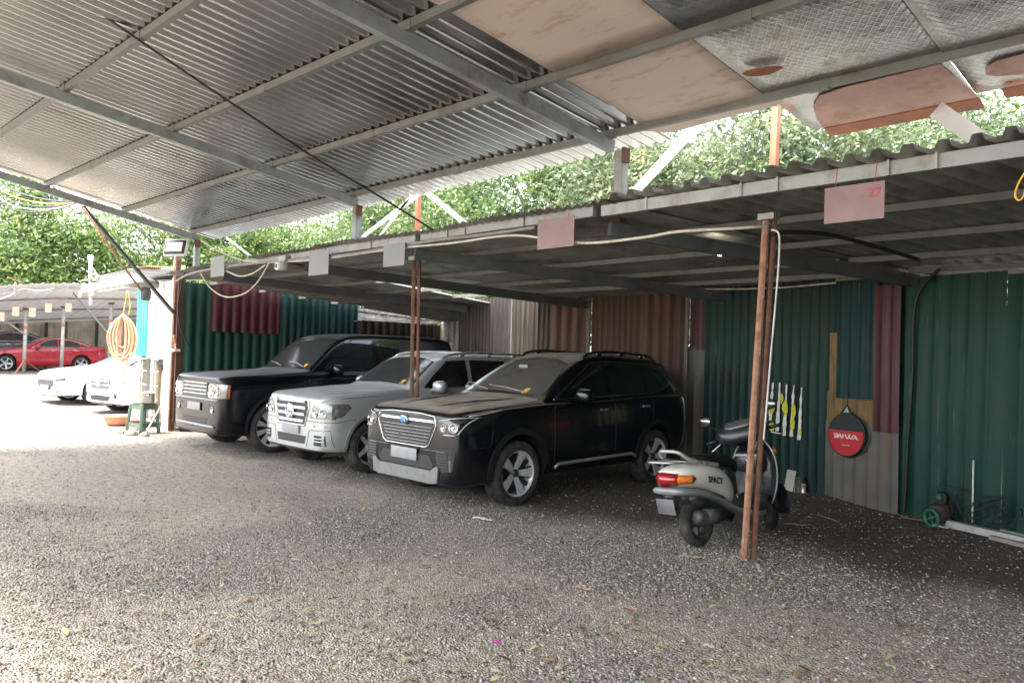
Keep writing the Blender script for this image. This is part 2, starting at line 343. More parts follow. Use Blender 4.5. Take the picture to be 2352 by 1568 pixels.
bp = n.new('ShaderNodeBump'); bp.inputs['Strength'].default_value = 1; bp.inputs['Distance'].default_value = .022; bp.invert = True
l.new(vo.outputs['Distance'], bp.inputs['Height']); l.new(bp.outputs[0], b.inputs['Normal'])
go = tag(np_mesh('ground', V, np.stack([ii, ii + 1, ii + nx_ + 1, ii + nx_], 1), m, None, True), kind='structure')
for nm_, arr in (('packed', dirtmask(GX, GY)), ('soil_shade', soil_shade_mask(GX, GY))):
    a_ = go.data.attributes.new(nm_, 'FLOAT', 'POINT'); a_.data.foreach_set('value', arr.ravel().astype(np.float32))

def gh_np(x, y):
    t = np.clip((-x - 17) / 17, 0, 1)
    g = .52 * t * t * (3 - 2 * t) + .07 * np.exp(-((x + 4.0) ** 2 + (y - 9.7) ** 2) / .35) + .05 * np.exp(-((x + 3.1) ** 2 + (y - 5.95) ** 2) / .06)
    return g + .012 * np.sin(x * 1.3 + y * .7) * np.sin(y * 1.9 - x * .4) + .006 * np.sin(x * 4.1 + 1) * np.sin(y * 3.7) - .006
def scatter(N, dmin, dmax, seed):
    r = np.random.RandomState(seed); out = []
    fw = np.array([-.71, .704]); rt = np.array([.704, .709])
    # log-uniform in depth, uniform across the frame
    D = dmin * (dmax / dmin) ** r.rand(N); U = (r.rand(N) - .5) * 1.5
    P = D[:, None] * fw[None] + (D * U)[:, None] * rt[None]
    ok = (P[:, 1] < 9.9 - .21 * (P[:, 0] + 5.8)) | (P[:, 0] < -16); ok &= (P[:, 1] < 10.1) | (P[:, 0] < -12); return P[ok], D[ok], r
# stone base shape: squashed octahedron-like chip
def chips(P, D, r, smin, smax, zo, flat=.55, name='gravel', m=None):
    N = len(P); base = np.array([[1, 0, 0], [0, 1, 0], [-1, 0, 0], [0, -1, 0], [0, 0, 1], [0, 0, -1]], float)
    fc = np.array([[0, 1, 4], [1, 2, 4], [2, 3, 4], [3, 0, 4], [1, 0, 5], [2, 1, 5], [3, 2, 5], [0, 3, 5]])
    S = (smin + (smax - smin) * r.rand(N) ** 2.2)[:, None] * np.stack([1 + .5 * r.rand(N), .6 + .5 * r.rand(N), flat * (.7 + .8 * r.rand(N))], 1)
    B = base[None] * S[:, None] * (1 + .35 * (r.rand(N, 6, 1) - .5)) + (r.rand(N, 6, 3) - .5) * (S[:, None] * .5)
    a = r.rand(N) * 6.283; ti = (r.rand(N) - .5) * 1.1; c, s = np.cos(a), np.sin(a); ct, st = np.cos(ti), np.sin(ti)
    x = B[..., 0]; y = B[..., 1] * ct[:, None] - B[..., 2] * st[:, None]; z = B[..., 1] * st[:, None] + B[..., 2] * ct[:, None]
    X = x * c[:, None] - y * s[:, None] + P[:, :1]; Y = x * s[:, None] + y * c[:, None] + P[:, 1:2]
    Z = z + gh_np(P[:, 0], P[:, 1])[:, None] + (S[:, 2] * zo)[:, None]
    V = np.stack([X, Y, Z], 2).reshape(-1, 3); Fc = (fc[None] + (np.arange(N) * 6)[:, None, None]).reshape(-1, 3)
    return np_mesh(name, V, Fc, m)
m, n, l, b = newmat('gravel_stones'); g = n.new('ShaderNodeNewGeometry')
cr = ramp(n, l, g.outputs['Random Per Island'], [(0, (.045, .042, .037)), (.35, (.18, .16, .132)), (.72, (.35, .312, .255)), (.95, (.4, .37, .315)), (1, (.58, .53, .45))])
l.new(cr.outputs[0], b.inputs['Base Color']); b.inputs['Roughness'].default_value = .72; b.inputs['Specular IOR Level'].default_value = .6
gravel_m = m
P, D, r = scatter(420000, 2.9, 17, 11)
# thin the stones where the ground is packed dirt or the darkened earth under the shed
keep = r.rand(len(P)) < np.clip(1.0 - 1.0 * dirtmask(P[:, 0], P[:, 1]), .16, 1) * (1 - .9 * soil_shade_mask(P[:, 0], P[:, 1])); P, D = P[keep], D[keep]
tag(chips(P, D, r, .0035, .0135, .2, .6, 'gravel', gravel_m), 'loose grey crushed stone gravel spread over the yard', 'gravel', kind='stuff')
# leaf litter
m, n, l, b = newmat('leaf_litter'); g = n.new('ShaderNodeNewGeometry')
cr = ramp(n, l, g.outputs['Random Per Island'], [(0, (.1, .055, .03)), (.4, (.3, .2, .11)), (.75, (.5, .42, .24)), (.92, (.42, .45, .14)), (1, (.7, .66, .5))])
l.new(cr.outputs[0], b.inputs['Base Color']); b.inputs['Roughness'].default_value = .6
P, D, r = scatter(3000, 2.9, 14, 23); keep = r.rand(len(P)) < np.clip((P[:, 0] + 9) / 6, .06, 1) ; P = P[keep]
N = len(P); Lf = .012 + .034 * r.rand(N) ** 2.5; base = np.array([[-1, 0, 0], [-.3, .34, .12], [.45, .3, .1], [1, 0, .05], [.45, -.3, .1], [-.3, -.34, .12]])
B = base[None] * Lf[:, None, None]; a = r.rand(N) * 6.283; ti = (r.rand(N) - .5) * .9
B[..., 2] += B[..., 0] * np.sin(ti)[:, None] * .6
X = B[..., 0] * np.cos(a)[:, None] - B[..., 1] * np.sin(a)[:, None] + P[:, :1]; Y = B[..., 0] * np.sin(a)[:, None] + B[..., 1] * np.cos(a)[:, None] + P[:, 1:2]
Z = B[..., 2] + gh_np(P[:, 0], P[:, 1])[:, None] + .018
V = np.stack([X, Y, Z], 2).reshape(-1, 3); base_i = (np.arange(N) * 6)[:, None]
Fc = np.concatenate([base_i + np.array([t]) for t in ((0, 1, 5), (1, 2, 4), (1, 4, 5), (2, 3, 4))], 0)
tag(np_mesh('leaf_litter', V, Fc, m), 'small dry leaves scattered among the gravel', 'leaf litter', kind='stuff')
def leaf(name, label, cat, p, L, W, rz, m, group=None, crumple=.02):
    n_ = 7; vs = []; q = random.Random(int(L * 9999 + rz * 7))
    for i in range(n_):
        t = i / (n_ - 1); w = W / 2 * math.sin(math.pi * min(.97, max(.04, t)) ** .8); x = (t - .5) * L
        for s in (-1, 0, 1): vs.append((x, s * w, crumple * (.4 * abs(s) + math.sin(t * 5 + q.random()) * .4) + q.uniform(0, crumple * .3)))
    fs = [(i * 3 + k, i * 3 + k + 1, i * 3 + k + 4, i * 3 + k + 3) for i in range(n_ - 1) for k in range(2)]
    o = MB().add(vs, fs, False).build(name, m); o.location = (p[0], p[1], ground_h(p[0], p[1]) + .02); o.rotation_euler = (0, 0, rz)
    md = o.modifiers.new('t', 'SOLIDIFY'); md.thickness = .0015; return tag(o, label, cat, group)
tan = mat('dry_leaf', (.5, .4, .27), .7, 0, .2, 20); yl = mat('yellow_leaf', (.5, .48, .2), .6, 0, .2, 20); pk = mat('magenta_petal', (.7, .03, .45), .5, 0, .2, 30)
pap = mat('white_scrap', (.7, .7, .7), .6, 0, .1, 20); brn = mat('pink_brown_leaf', (.55, .35, .27), .7, 0, .2, 20); grl = mat('green_leaf', (.22, .35, .06), .6, 0, .2, 20)
leaf('dry_leaf', 'large pale dry leaf on the gravel below the scooter', 'leaf', onz(1585, 1285), .2, .06, .9, tan)
leaf('dry_leaf', 'pale dry leaf on the gravel in front of the black suv front wheel', 'leaf', onz(1108, 1197), .2, .06, .6, pap)
leaf('petal', 'magenta petal on the gravel near the bottom edge', 'petal', onz(1142, 1485), .05, .03, .8, pk)
leaf('dry_leaf', 'pinkish brown leaf, the upper of two on the gravel in the middle', 'leaf', onz(1338, 1358), .11, .05, .5, brn)
leaf('dry_leaf', 'pinkish brown leaf, the lower of two on the gravel in the middle', 'leaf', onz(1445, 1405), .11, .045, .9, brn)
leaf('scrap_of_paper', 'small white scrap on the gravel right of the middle', 'paper', onz(1628, 1493), .07, .03, 1, pap)
leaf('dry_leaf', 'pale yellow round leaf left of the white scrap', 'leaf', onz(1520, 1493), .06, .035, .8, yl)
leaf('dry_leaf', 'long yellow leaf low at the right of the gravel', 'leaf', onz(2045, 1540), .1, .03, 2.4, yl)
leaf('green_leaf', 'small green leaf on the gravel right of the rusty post', 'leaf', onz(1865, 1385), .07, .03, 2.2, grl)
leaf('scrap_of_paper', 'white crumpled scrap on the dark ground by the green wheeled machine', 'paper', onz(2160, 1215), .14, .08, .3, pap)

# ---------------------------------------------------------------- upper canopy
def zr(x, y):
    k = .105 + .0085 * max(0, -4.7 - x); return 3.86 + k * (5.95 - y)
purl_m = mat('purlin_grey', (.17, .17, .155), .55, .3, .15, 5, bump=.1, dirt=(.13, .11, .09), dirtamt=.35, dscale=4)
canopy = empty('roof_canopy', 'high sloping corrugated metal canopy on steel rafters above the yard', 'canopy')
X0, X1, Y0 = -14.95, 4.6, -.8
LO = 6.42
def canfn(u, v, h):
    x = X0 + u; return (x, v, zr(x, v) + .055 + h)
corr('roof_sheet', canfn, -4.25 - X0, list(np.arange(Y0, 6.0, 1.17)) + [6.42], .15, .04, 'hat', galv_c, canopy, wob=.0015)
X0 = -4.3
corr('roof_sheet', canfn, X1 - X0, list(np.arange(Y0, 5.9, 1.17)) + [6.1], .15, .04, 'hat', galv_c, canopy, wob=.0015, seed=2)
for y in (5.9, 4.67, 3.42, 2.27, 1.1, 0):
    q = MB(); xs = [-14.9, -12.4, -9.25, -7.0, -4.7, -2.6, .2, 3.2]
    for i in range(len(xs) - 1):
        a, b_ = xs[i], xs[i + 1]; q.bar((a, y, zr(a, y) + .018), (b_, y, zr(b_, y) + .018), .05, .07)
    for xj in xs[1:-1]: q.bar((xj - .06, y - .002, zr(xj, y) + .014), (xj + .1, y - .002, zr(xj, y) + .014), .056, .08)
    q.build('purlin', purl_m, canopy)
for x in (-14.79, -9.24, -4.7, .2):
    q = MB(); q.bar((x, 5.98, zr(x, 5.98) - .075), (x, Y0, zr(x, Y0) - .075), .07, .12); q.build('rafter', steel, canopy)
for x, zb in ((-14.72, 3.1), (-9.2, 3.1), (-4.57, 2.93), (.3, 3.0)):
    q = MB(); q.box((x, 5.97, (zb + 3.72) / 2), (.1, .1, 3.72 - zb), bev=.008); q.build('stub_post', steel_wh if x > -5 else steel, canopy)
    MB().box((x, 5.95, zb + .05), (.108, .108, .14)).build('rusty_bracket', rust, canopy); MB().box((x + .07, 5.95, 3.66), (.03, .1, .14)).build('rusty_bracket', rust, canopy)
# diagonal stays behind the eave
def stay(a, b_, w, m, name='stay'):
    q = MB(); q.bar(a, b_, w, .012, up=(0, 1, 0)); q.build(name, m, canopy)
def ext(pa, pb, y, kb=0, ka=0):
    A, B = ony(*pa, y), ony(*pb, y); d = B - A; return A - d * ka, B + d * kb
for pa, pb, w, kb in (((1590, 300), (1445, 455), .11, .5), ((990, 450), (1070, 515), .07, .5), ((965, 425), (870, 545), .05, .6), ((950, 455), (832, 545), .07, .6), ((528, 552), (580, 592), .035, .3), ((2165, 262), (2270, 335), .13, .6)):
    a, b_ = ext(pa, pb, 6.55, kb, .15); stay(a, b_, w, whitep)
for px, p1, p2 in ((0, (1783, 250), (1776, 405)), (0, (961, 455), (959, 530))):
    a, b_ = ext(p1, p2, 6.7, .5, .1); q = MB(); q.bar(a, b_, .06, .06); q.build('red_oxide_strut', redox, canopy)
# lining boards under the sheet on the right
foil = mat('foil_board', (.42, .42, .4), .33, .75, .45, 2.2, dirt=(.2, .17, .12), dirtamt=.35, dscale=2.2)
def foil_bump(m):
    n, l = m.node_tree.nodes, m.node_tree.links; b = n['Principled BSDF']; tc = n.new('ShaderNodeTexCoord')
    hs = []
    for a in (35, -35):
        mp = n.new('ShaderNodeMapping'); mp.inputs['Rotation'].default_value = (0, 0, R(a)); l.new(tc.outputs['Object'], mp.inputs[0])
        w = n.new('ShaderNodeTexWave'); w.inputs['Scale'].default_value = 6.5; w.inputs['Distortion'].default_value = .6; l.new(mp.outputs[0], w.inputs[0]); hs.append(w.outputs['Fac'])
    mm = n.new('ShaderNodeMath'); mm.operation = 'MAXIMUM'; l.new(hs[0], mm.inputs[0]); l.new(hs[1], mm.inputs[1])
    pw = n.new('ShaderNodeMath'); pw.operation = 'POWER'; l.new(mm.outputs[0], pw.inputs[0]); pw.inputs[1].default_value = 14
    nz = n.new('ShaderNodeTexNoise'); nz.inputs['Scale'].default_value = 3.5; nz.inputs['Detail'].default_value = 9; nz.inputs['Distortion'].default_value = 1.5; l.new(tc.outputs['Object'], nz.inputs[0])
    ad = n.new('ShaderNodeMath'); ad.operation = 'MULTIPLY_ADD'; l.new(nz.outputs[0], ad.inputs[0]); ad.inputs[1].default_value = 5; l.new(pw.outputs[0], ad.inputs[2])
    bp = n.new('ShaderNodeBump'); bp.inputs['Strength'].default_value = .28; bp.inputs['Distance'].default_value = .012; l.new(ad.outputs[0], bp.inputs['Height']); l.new(bp.outputs[0], b.inputs['Normal'])
foil_bump(foil)
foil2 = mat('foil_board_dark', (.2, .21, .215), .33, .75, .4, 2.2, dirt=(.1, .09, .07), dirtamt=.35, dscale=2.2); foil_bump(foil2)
ply = mat('pinkish_board', (.56, .46, .40), .65, 0, .06, 1.6, bump=.1, bscale=8, dirt=(.36, .25, .16), dirtamt=.28, dscale=2.6, streak=(1, 3, 1))
ply_p = mat('red_stained_board', (.42, .26, .21), .7, 0, .2, 3, bump=.2, bscale=8, dirt=(.3, .13, .08), dirtamt=.4, dscale=4)
rustred = mat('rust_red_board', (.27, .09, .035), .75, 0, .35, 6, bump=.3, bscale=30)
def board(x0, x1, y0, y1, m, name='lining_board', dz=0, sag=.01, seed=0, parent=canopy, poly=None):
    n_ = 10; V = []; q = random.Random(seed + int(x0 * 31)); ph = [q.uniform(0, 6) for _ in range(4)]
    for j in range(n_ + 1):
        for i in range(n_ + 1):
            x = x0 + (x1 - x0) * i / n_; y = y0 + (y1 - y0) * j / n_
            s = sag * math.sin(math.pi * i / n_) * math.sin(math.pi * j / n_) * 2 + sag * .3 * math.sin(x * 5 + ph[0]) * math.sin(y * 4 + ph[1])
            V.append((x, y, zr(x, y) + .042 - dz - s))
    Fc = [(j * (n_ + 1) + i, j * (n_ + 1) + i + 1, (j + 1) * (n_ + 1) + i + 1, (j + 1) * (n_ + 1) + i) for j in range(n_) for i in range(n_)]
    o = np_mesh(name, V, Fc, m, parent, True); md = o.modifiers.new('t', 'SOLIDIFY'); md.thickness = .006; md.offset = 1; return o
board(-4.27, -3.045, 4.70, 6.15, ply, sag=.004)
board(-4.27, -3.045, 2.3, 4.64, ply, sag=.004)
board(-4.27, -3.045, .2, 2.2, ply, sag=.004)
board(-3.035, -1.70, 4.70, 5.87, foil, sag=.008)
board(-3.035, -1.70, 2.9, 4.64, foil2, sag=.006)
board(-1.69, -.3, 4.70, 5.87, foil, sag=.012, dz=.01)
board(-1.69, -.3, 2.9, 4.64, foil, sag=.012, dz=.01)
board(-.29, 1.2, 4.0, 5.87, foil, sag=.02)
# eave overhang of the lining: it hangs past the sheet
def polyboard(pts, m, name='lining_board', dz=0, th=.006):
    P_ = []
    for px, py in pts:
        d = ray(px, py); t = 3.0
        for _ in range(30):
            q = CAMP + d * t; t *= 1; f = q[2] - (zr(q[0], q[1]) + .03 - dz); g_ = d[2] - (-.105 * d[1]); t -= f / g_
        P_.append(Vector(CAMP + d * t))
    n_ = len(P_); vs = P_ + [p + Vector((0, 0, th)) for p in P_]
    fs = [tuple(range(n_)), tuple(range(n_, 2 * n_))[::-1]] + [(k, (k + 1) % n_, n_ + (k + 1) % n_, n_ + k) for k in range(n_)]
    return MB().add(vs, fs).build(name, m, canopy)
polyboard([(1470, 300), (1800, 228), (1790, 240), (1700, 262), (1600, 290), (1540, 306)], ply, dz=-.003)
board(-3.035, -1.70, 5.93, 6.80, foil, sag=.004, dz=-.01)
board(-1.69, -.2, 5.93, 6.72, foil, sag=.01, dz=-.01)
polyboard([(1868, 245), (1882, 222), (1935, 203), (2160, 148), (2250, 226), (1895, 298), (1876, 275)], ply_p, 'stained_board', dz=.004)
polyboard([(1893, 296), (2250, 226), (2262, 248), (1905, 314)], rustred, 'rotten_board_edge', dz=.012)
polyboard([(2262, 158), (2290, 142), (2400, 112), (2400, 168), (2290, 176), (2265, 172)], ply_p, 'stained_board', dz=.012)
polyboard([(2300, 205), (2400, 185), (2400, 214), (2310, 226)], rustred, 'rotten_board_edge', dz=.014)
def tear(px, py, a, L, W):
    pts = []
    for k in range(10):
        t = 2 * math.pi * k / 10; u, v = math.cos(t) * L, math.sin(t) * W * (1.3 if 1 < k < 5 else .8); pts.append((px + u * math.cos(a) - v * math.sin(a), py + u * math.sin(a) + v * math.cos(a)))
    polyboard(pts, rustred, 'torn_hole', dz=.034)
tear(1752, 163, -.15, 48, 9)

# ---------------------------------------------------------------- lower parking shed
low_p = mat('low_purlin', (.15, .147, .13), .55, .2, .15, 5, bump=.1, dirt=(.09, .08, .065), dirtamt=.45, dscale=3)
shed = empty('parking_shed', 'low open fronted parking shed with a rusty corrugated roof along the back of the yard', 'shed')
EY = 5.36
def zl(y): return 3.10 - .075 * (y - EY)
def lowfn(x0, obl, dz=0):
    def f(u, v, h):
        y = EY + v; return (x0 + u + obl * v, y, zl(y) + dz + h)
    return f
OB = .32
corr('roof_sheet', lowfn(-4.35, OB), 10, [0, .12, 1, 2, 3, 4, 4.9], .19, .05, 'trap', galv_dk, shed, wob=.006, seed=4, ragged=.03)
corr('roof_sheet', lowfn(-11.2, OB, -.02), 6.95, [0, .1, 1, 2, 3, 4, 5.4], .105, .03, 'sine', galv_dk, shed, wob=.006, seed=5, ragged=.03)
corr('roof_sheet', lowfn(-14.9, 0, -.035), 4.0, [.1, .2, 1, 2, 3, 4, 5.3], .105, .03, 'sine', galv_dk, shed, wob=.006, seed=6, ragged=.03)
for i, y in enumerate((5.5, 6.5, 7.52, 8.45, 9.25)):
    q = MB(); segs = [(-12.9 if i else -12.9, -9.2), (-9.15, -7.2), (-7.1, -4.5), (-4.4, -1.0), (-.9, 3.5)] if i == 0 else [(-15.2, -11), (-11, -7.4 + .44 * (y - 6)), (-7.4 + .44 * (y - 6), -4.5 + .44 * (y - 6)), (-4.4 + .44 * (y - 6), 3.5)]
    for a, b_ in segs:
        w = rnd.uniform(-.012, .012); q.bar((a, y + w, zl(y) - .05 + w), (b_, y - w, zl(y) - .05), .05, .06 if i else .1)
    q.build('eave_beam' if i == 0 else 'purlin', steel_wh if i == 0 else low_p, shed)
    if i == 0: [MB().box((x, y - .035, zl(y) - .052), (.018, .012, .108)).build('clip', galv_dk, shed) for x in (-11.7, -10.4, -8.1, -6.6, -6.3, -5.4, -3.9, -3.0, -2.7, -1.9, -1.6)]
for xa, xb, y1 in ((-4.52, -2.9, 9.3), (-7.55, -5.5, 10.1), (-10.2, -8.4, 10.1), (-13.0, -11.5, 10.1), (-.9, .6, 8.8)):
    q = MB(); q.bar((xa, 5.75, zl(5.75) - .16), (xb, y1, zl(y1) - .15), .07, .14); q.build('rafter', steel_dk if xa < -8 else mat('rafter_grey', (.11, .12, .12), .6, .2, .2, 4, dirt=(.06, .055, .05), dirtamt=.4), shed)
def dpost(base, top):
    b0, t0 = Vector(base), Vector(top); ax = (t0 - b0).normalized(); off = Vector((.72, .69, 0)) * .034
    q = MB(); q.bar(b0 - off, t0 - off, .046, .05, up=(.7, -.7, 0), bev=.006); q.build('post', rust_lt if base[0] > -5 else rust, shed)
    q = MB(); q.bar(b0 + off + Vector((.004, .012, .02)), t0 + off, .04, .05, up=(.7, -.7, 0), bev=.006)
    L = (t0 - b0).length; k = .08
    while k < L - .3:
        l_ = rnd.uniform(.2, .42); p = b0 + ax * k; q.bar(p + Vector((.0, -.022, 0)), p + ax * l_ + Vector((.0, -.022, 0)), .014, .02, up=(.7, -.7, 0)); k += l_ + rnd.uniform(.12, .3)
    q.build('post', rust, shed)
    q = MB(); q.box(t0 + Vector((0, -.02, .02)), (.14, .12, .05)); q.build('post_cap', steel_wh, shed)
dpost((-3.11, 5.92, -.02), (-2.98, 5.92, 2.86)); dpost((-7.93, 6.12, -.02), (-7.77, 5.95, 2.86))
# bulb
q = MB(); q.lathe([(.001, 0), (.03, .005), (.04, .03), (.03, .06), (.015, .09)], Matrix.Translation(ony(1655, 588, 7.0) + Vector((0, 0, 0))), 14)
tag(q.build('light_bulb', mat('bulb', (.8, .8, .7), .4, emit=((1, .95, .8), 3))), 'small white lit bulb under the shed roof behind the rusty post', 'light bulb')

# shed walls -------------------------------------------------------
def wall_sheet(name, a, b_, z0, z1, pitch, depth, prof, m, parent, off=0, wob=.006, seed=1, rag=0, tilt=0):
    a = Vector((a[0], a[1], 0)); b_ = Vector((b_[0], b_[1], 0)); d = (b_ - a); L = d.length; d.normalize(); nrm = Vector((d.y, -d.x, 0))  # towards the yard
    def f(u, v, h):
        p = a + d * (u + tilt * v) + nrm * (off + h); return (p.x, p.y, v)
    return corr(name, f, L, list(np.linspace(z0, z1, 5)), pitch, depth, prof, m, parent, wob, seed, rag)
lw = empty('shed_side_wall', 'corrugated side wall at the left end of the shed, patched green, red and brown', 'wall')
XL = -15.25
def LWS(name, y0, y1, *a, **k): return wall_sheet(name, (XL, y0), (XL, y1), *a, lw, **k)
LWS('green_panel', 5.98, 9.95, 0, 2.95, .2, .03, 'wide', green_b, seed=3)
LWS('red_panel', 6.5, 8.02, 2.0, 3.0, .2, .03, 'wide', red_w, off=.035, seed=4)
LWS('bluegreen_panel', 8.05, 9.95, 0, 2.82, .17, .03, 'wide', teal_w, off=.03, seed=5)
LWS('brown_panel', 9.97, 12.5, 0, 2.42, .22, .035, 'box', dkbrown, seed=6)
q = MB(); q.box((XL - .02, 9.97, 1.5), (.06, .06, 3.0)); q.bar((XL, 9.9, 2.62), (XL, 12.5, 2.5), .05, .04); q.build('stud', steel_dk, lw)
wall_sheet('grey_panel', (-15.2, 12.5), (-11.8, 12.5), 0, 2.75, .22, .03, 'box', galv_dk, lw, seed=7)
mw = empty('shed_back_wall', 'brown and rust red corrugated back wall behind the three parked suvs', 'wall')
YM = 10.2
for nm, x0, x1, z0, z1, pi_, pr, m_, of in (('dark_red_panel', -11.85, -10.3, 0, 2.8, .1, 'trap', dkbrown, 0), ('striped_panel', -10.3, -9.3, 0, 2.8, .12, 'rib', mat('striped_brown', (.03, .022, .015), .7, .1, .35, 2, dirt=(.1, .085, .06), dirtamt=.4, dscale=2, streak=(12, 12, .3)), 0),
    ('wide_rib_panel', -9.3, -8.42, 0, 2.78, .24, 'wide', brown_f, .01), ('smooth_red_panel', -8.34, -7.3, 0, 2.76, .12, 'rib', mat('faded_red_sheet', (.07, .034, .018), .7, .1, .2, 2, dirt=(.04, .02, .015), dirtamt=.4, streak=(6, 6, .5)), .005), ('wide_rib_panel', -7.3, -6.45, 0, 2.74, .2, 'wide', brown_f, .012),
    ('red_panel', -6.38, -6.0, 1.85, 2.66, .14, 'rib', red_w, .03), ('grey_panel', -6.42, -5.98, 0, 1.9, .16, 'rib', grey_w, .012)):
    wall_sheet(nm, (x0, YM), (x1, YM), z0, z1, pi_, .06 if pr == 'wide' else .03, pr, m_, mw, off=of, seed=int(-x0 * 10))
q = MB(); q.box((-8.38, YM - .05, 1.4), (.07, .03, 2.8)); q.box((-6.42, YM - .06, 1.35), (.06, .03, 2.7)); q.build('pale_batten', grey_w, mw)
wall_sheet('return_panel', (-11.85, 12.5), (-11.85, 10.2), 0, 2.8, .2, .02, 'rib', dkbrown, mw)
gw = empty('shed_green_wall', 'green corrugated back wall at the right of the shed with grey and red patches', 'wall')
def gp(x): return (x, 9.9 - .21 * (x + 5.8) - .0)
def GWS(name, x0, x1, *a, **k): return wall_sheet(name, gp(x0), gp(x1), *a, gw, **k)
GWS('green_panel', -5.98, -3.9, -.02, 2.76, .14, .014, 'rib', green_w, seed=11)
GWS('green_panel', -3.95, -3.0, -.02, 2.72, .14, .014, 'rib', green_w, off=.004, seed=12)
GWS('green_panel', -3.02, -2.0, -.02, 2.7, .18, .016, 'rib', green_b, off=.012, seed=13, tilt=.012)
GWS('green_panel', -2.0, 4.2, -.02, 2.66, .18, .016, 'rib', green_b, off=.006, seed=14, tilt=.012)
GWS('grey_panel', -3.97, -3.05, -.04, 1.0, .15, .016, 'rib', grey_w, off=.03, seed=15)
GWS('yellowed_panel', -3.955, -3.33, .98, 1.36, .15, .016, 'rib', yel_w, off=.032, seed=15)
GWS('yellowed_strip', -3.93, -3.80, 1.34, 2.08, .15, .004, 'rib', yel_w, off=.034, seed=16)
GWS('bluegreen_panel', -3.83, -3.32, 1.28, 2.68, .13, .018, 'wide', teal_w, off=.05, seed=17)
GWS('red_panel', -3.34, -3.03, .92, 2.62, .13, .016, 'rib', red_w, off=.07, seed=18)
# torn poster on the green wall: ragged strips left on the rib tops
def wallpt(px, py, off=.03):
    d = ray(px, py); t = (9.9 - .21 * 5.8 - off * 1.02) / (d[1] + .21 * d[0]); return Vector(CAMP + d * t)
poster = empty('torn_poster', 'white and yellow shreds of a torn poster on the green corrugated wall', 'poster', wallpt(1805, 950))
def pp(pts, m, nm, off=.03):
    P_ = [wallpt(x, y - 10, off) - poster.location for x, y in pts]; n_ = len(P_); vs = P_ + [p + Vector((-.0, .004, 0)) for p in P_]
    fs = [tuple(range(n_)), tuple(range(n_, 2 * n_))[::-1]] + [(k, (k + 1) % n_, n_ + (k + 1) % n_, n_ + k) for k in range(n_)]
    MB().add(vs, fs).build(nm, m, poster)
pw = mat('poster_white', (.62, .62, .58), .8, 0, .12, 30); pyl = mat('poster_yellow', (.5, .48, .05), .8, 0, .15, 20)
for k, (x0, y0, y1) in enumerate(((1792, 888, 975), (1808, 888, 1000), (1824, 892, 1010), (1840, 894, 1012), (1858, 900, 1020))):
    q = random.Random(k + 5); L_, R_ = [], []
    for j in range(15):
        t = j / 14; y = y0 + (y1 - y0) * t; w = 1.4 + 2.6 * t + q.uniform(-1.0, 1.5) * (1 if j % 2 else .4); xx = x0 - 6 * t + q.uniform(-.5, .5); L_.append((xx - w, y)); R_.append((xx + w, y))
    pp([(x / 1.0 - 17, y) for x, y in L_ + R_[::-1]], pw, 'white_shred')
for cx, cy, rx, ry in ((1773, 944, 8, 18), (1772, 990, 9, 12), (1803, 946, 7, 20), (1822, 955, 6, 22), (1820, 985, 6, 14), (1795, 925, 4, 12), (1838, 1003, 4, 10)):
    q = random.Random(cx); pp([(cx + rx * math.cos(a) * q.uniform(.7, 1.15), cy + ry * math.sin(a) * q.uniform(.7, 1.15)) for a in np.linspace(0, 5.9, 11)], pyl, 'yellow_shred', .034)

# ---------------------------------------------------------------- cars
def bisect_poly(pts2, step):
    bm = bmesh.new(); vs = [bm.verts.new((x, y, 0)) for x, y in pts2]; bm.faces.new(vs)
    xs = [p[0] for p in pts2]; ys = [p[1] for p in pts2]
    for ax, lo, hi in ((0, min(xs), max(xs)), (1, min(ys), max(ys))):
        k = math.floor(lo / step) + 1
        while k * step < hi:
            co = [0, 0, 0]; no = [0, 0, 0]; co[ax] = k * step; no[ax] = 1
            bmesh.ops.bisect_plane(bm, geom=bm.verts[:] + bm.edges[:] + bm.faces[:], plane_co=co, plane_no=no, dist=1e-6); k += 1
    bmesh.ops.triangulate(bm, faces=[f for f in bm.faces if len(f.verts) > 4]); return bm
AX = {'side': lambda a, b: (Vector((3, a, b)), Vector((-1, 0, 0))), 'off': lambda a, b: (Vector((-3, a, b)), Vector((1, 0, 0))),
      'front': lambda a, b: (Vector((a, -3, b)), Vector((0, 1, 0))), 'rear': lambda a, b: (Vector((a, 9, b)), Vector((0, -1, 0))), 'top': lambda a, b: (Vector((a, b, 4)), Vector((0, 0, -1)))}
def shrinkpt(bv, view, a, b, eps):
    o, d = AX[view](a, b); h = bv.ray_cast(o, d)
    if h[0] is None: return None, None
    nn = h[1];
    if nn.dot(d) > 0: nn = -nn
    return h[0] + nn * eps, nn
def patch(name, bv, view, pts2, m, parent, eps=.005, step=.05, depth=.012):
    bm = bisect_poly(pts2, step); bad = []
    for v in bm.verts:
        p, nn = shrinkpt(bv, view, v.co.x, v.co.y, eps)
        if p is None: bad.append(v)
        else: v.co = p
    bmesh.ops.delete(bm, geom=bad, context='VERTS')
    d = AX[view](0, 0)[1]
    be = [e for e in bm.edges if e.is_boundary]; r = bmesh.ops.extrude_edge_only(bm, edges=be)
    for v in [g for g in r['geom'] if isinstance(g, bmesh.types.BMVert)]: v.co += d * depth
    bmesh.ops.recalc_face_normals(bm, faces=bm.faces[:])
    me = bpy.data.meshes.new(name); bm.to_mesh(me); bm.free()
    for p in me.polygons: p.use_smooth = len(p.vertices) >= 3
    me.set_sharp_from_angle(angle=R(50)) if hasattr(me, 'set_sharp_from_angle') else None
    return link(name, me, m, parent)
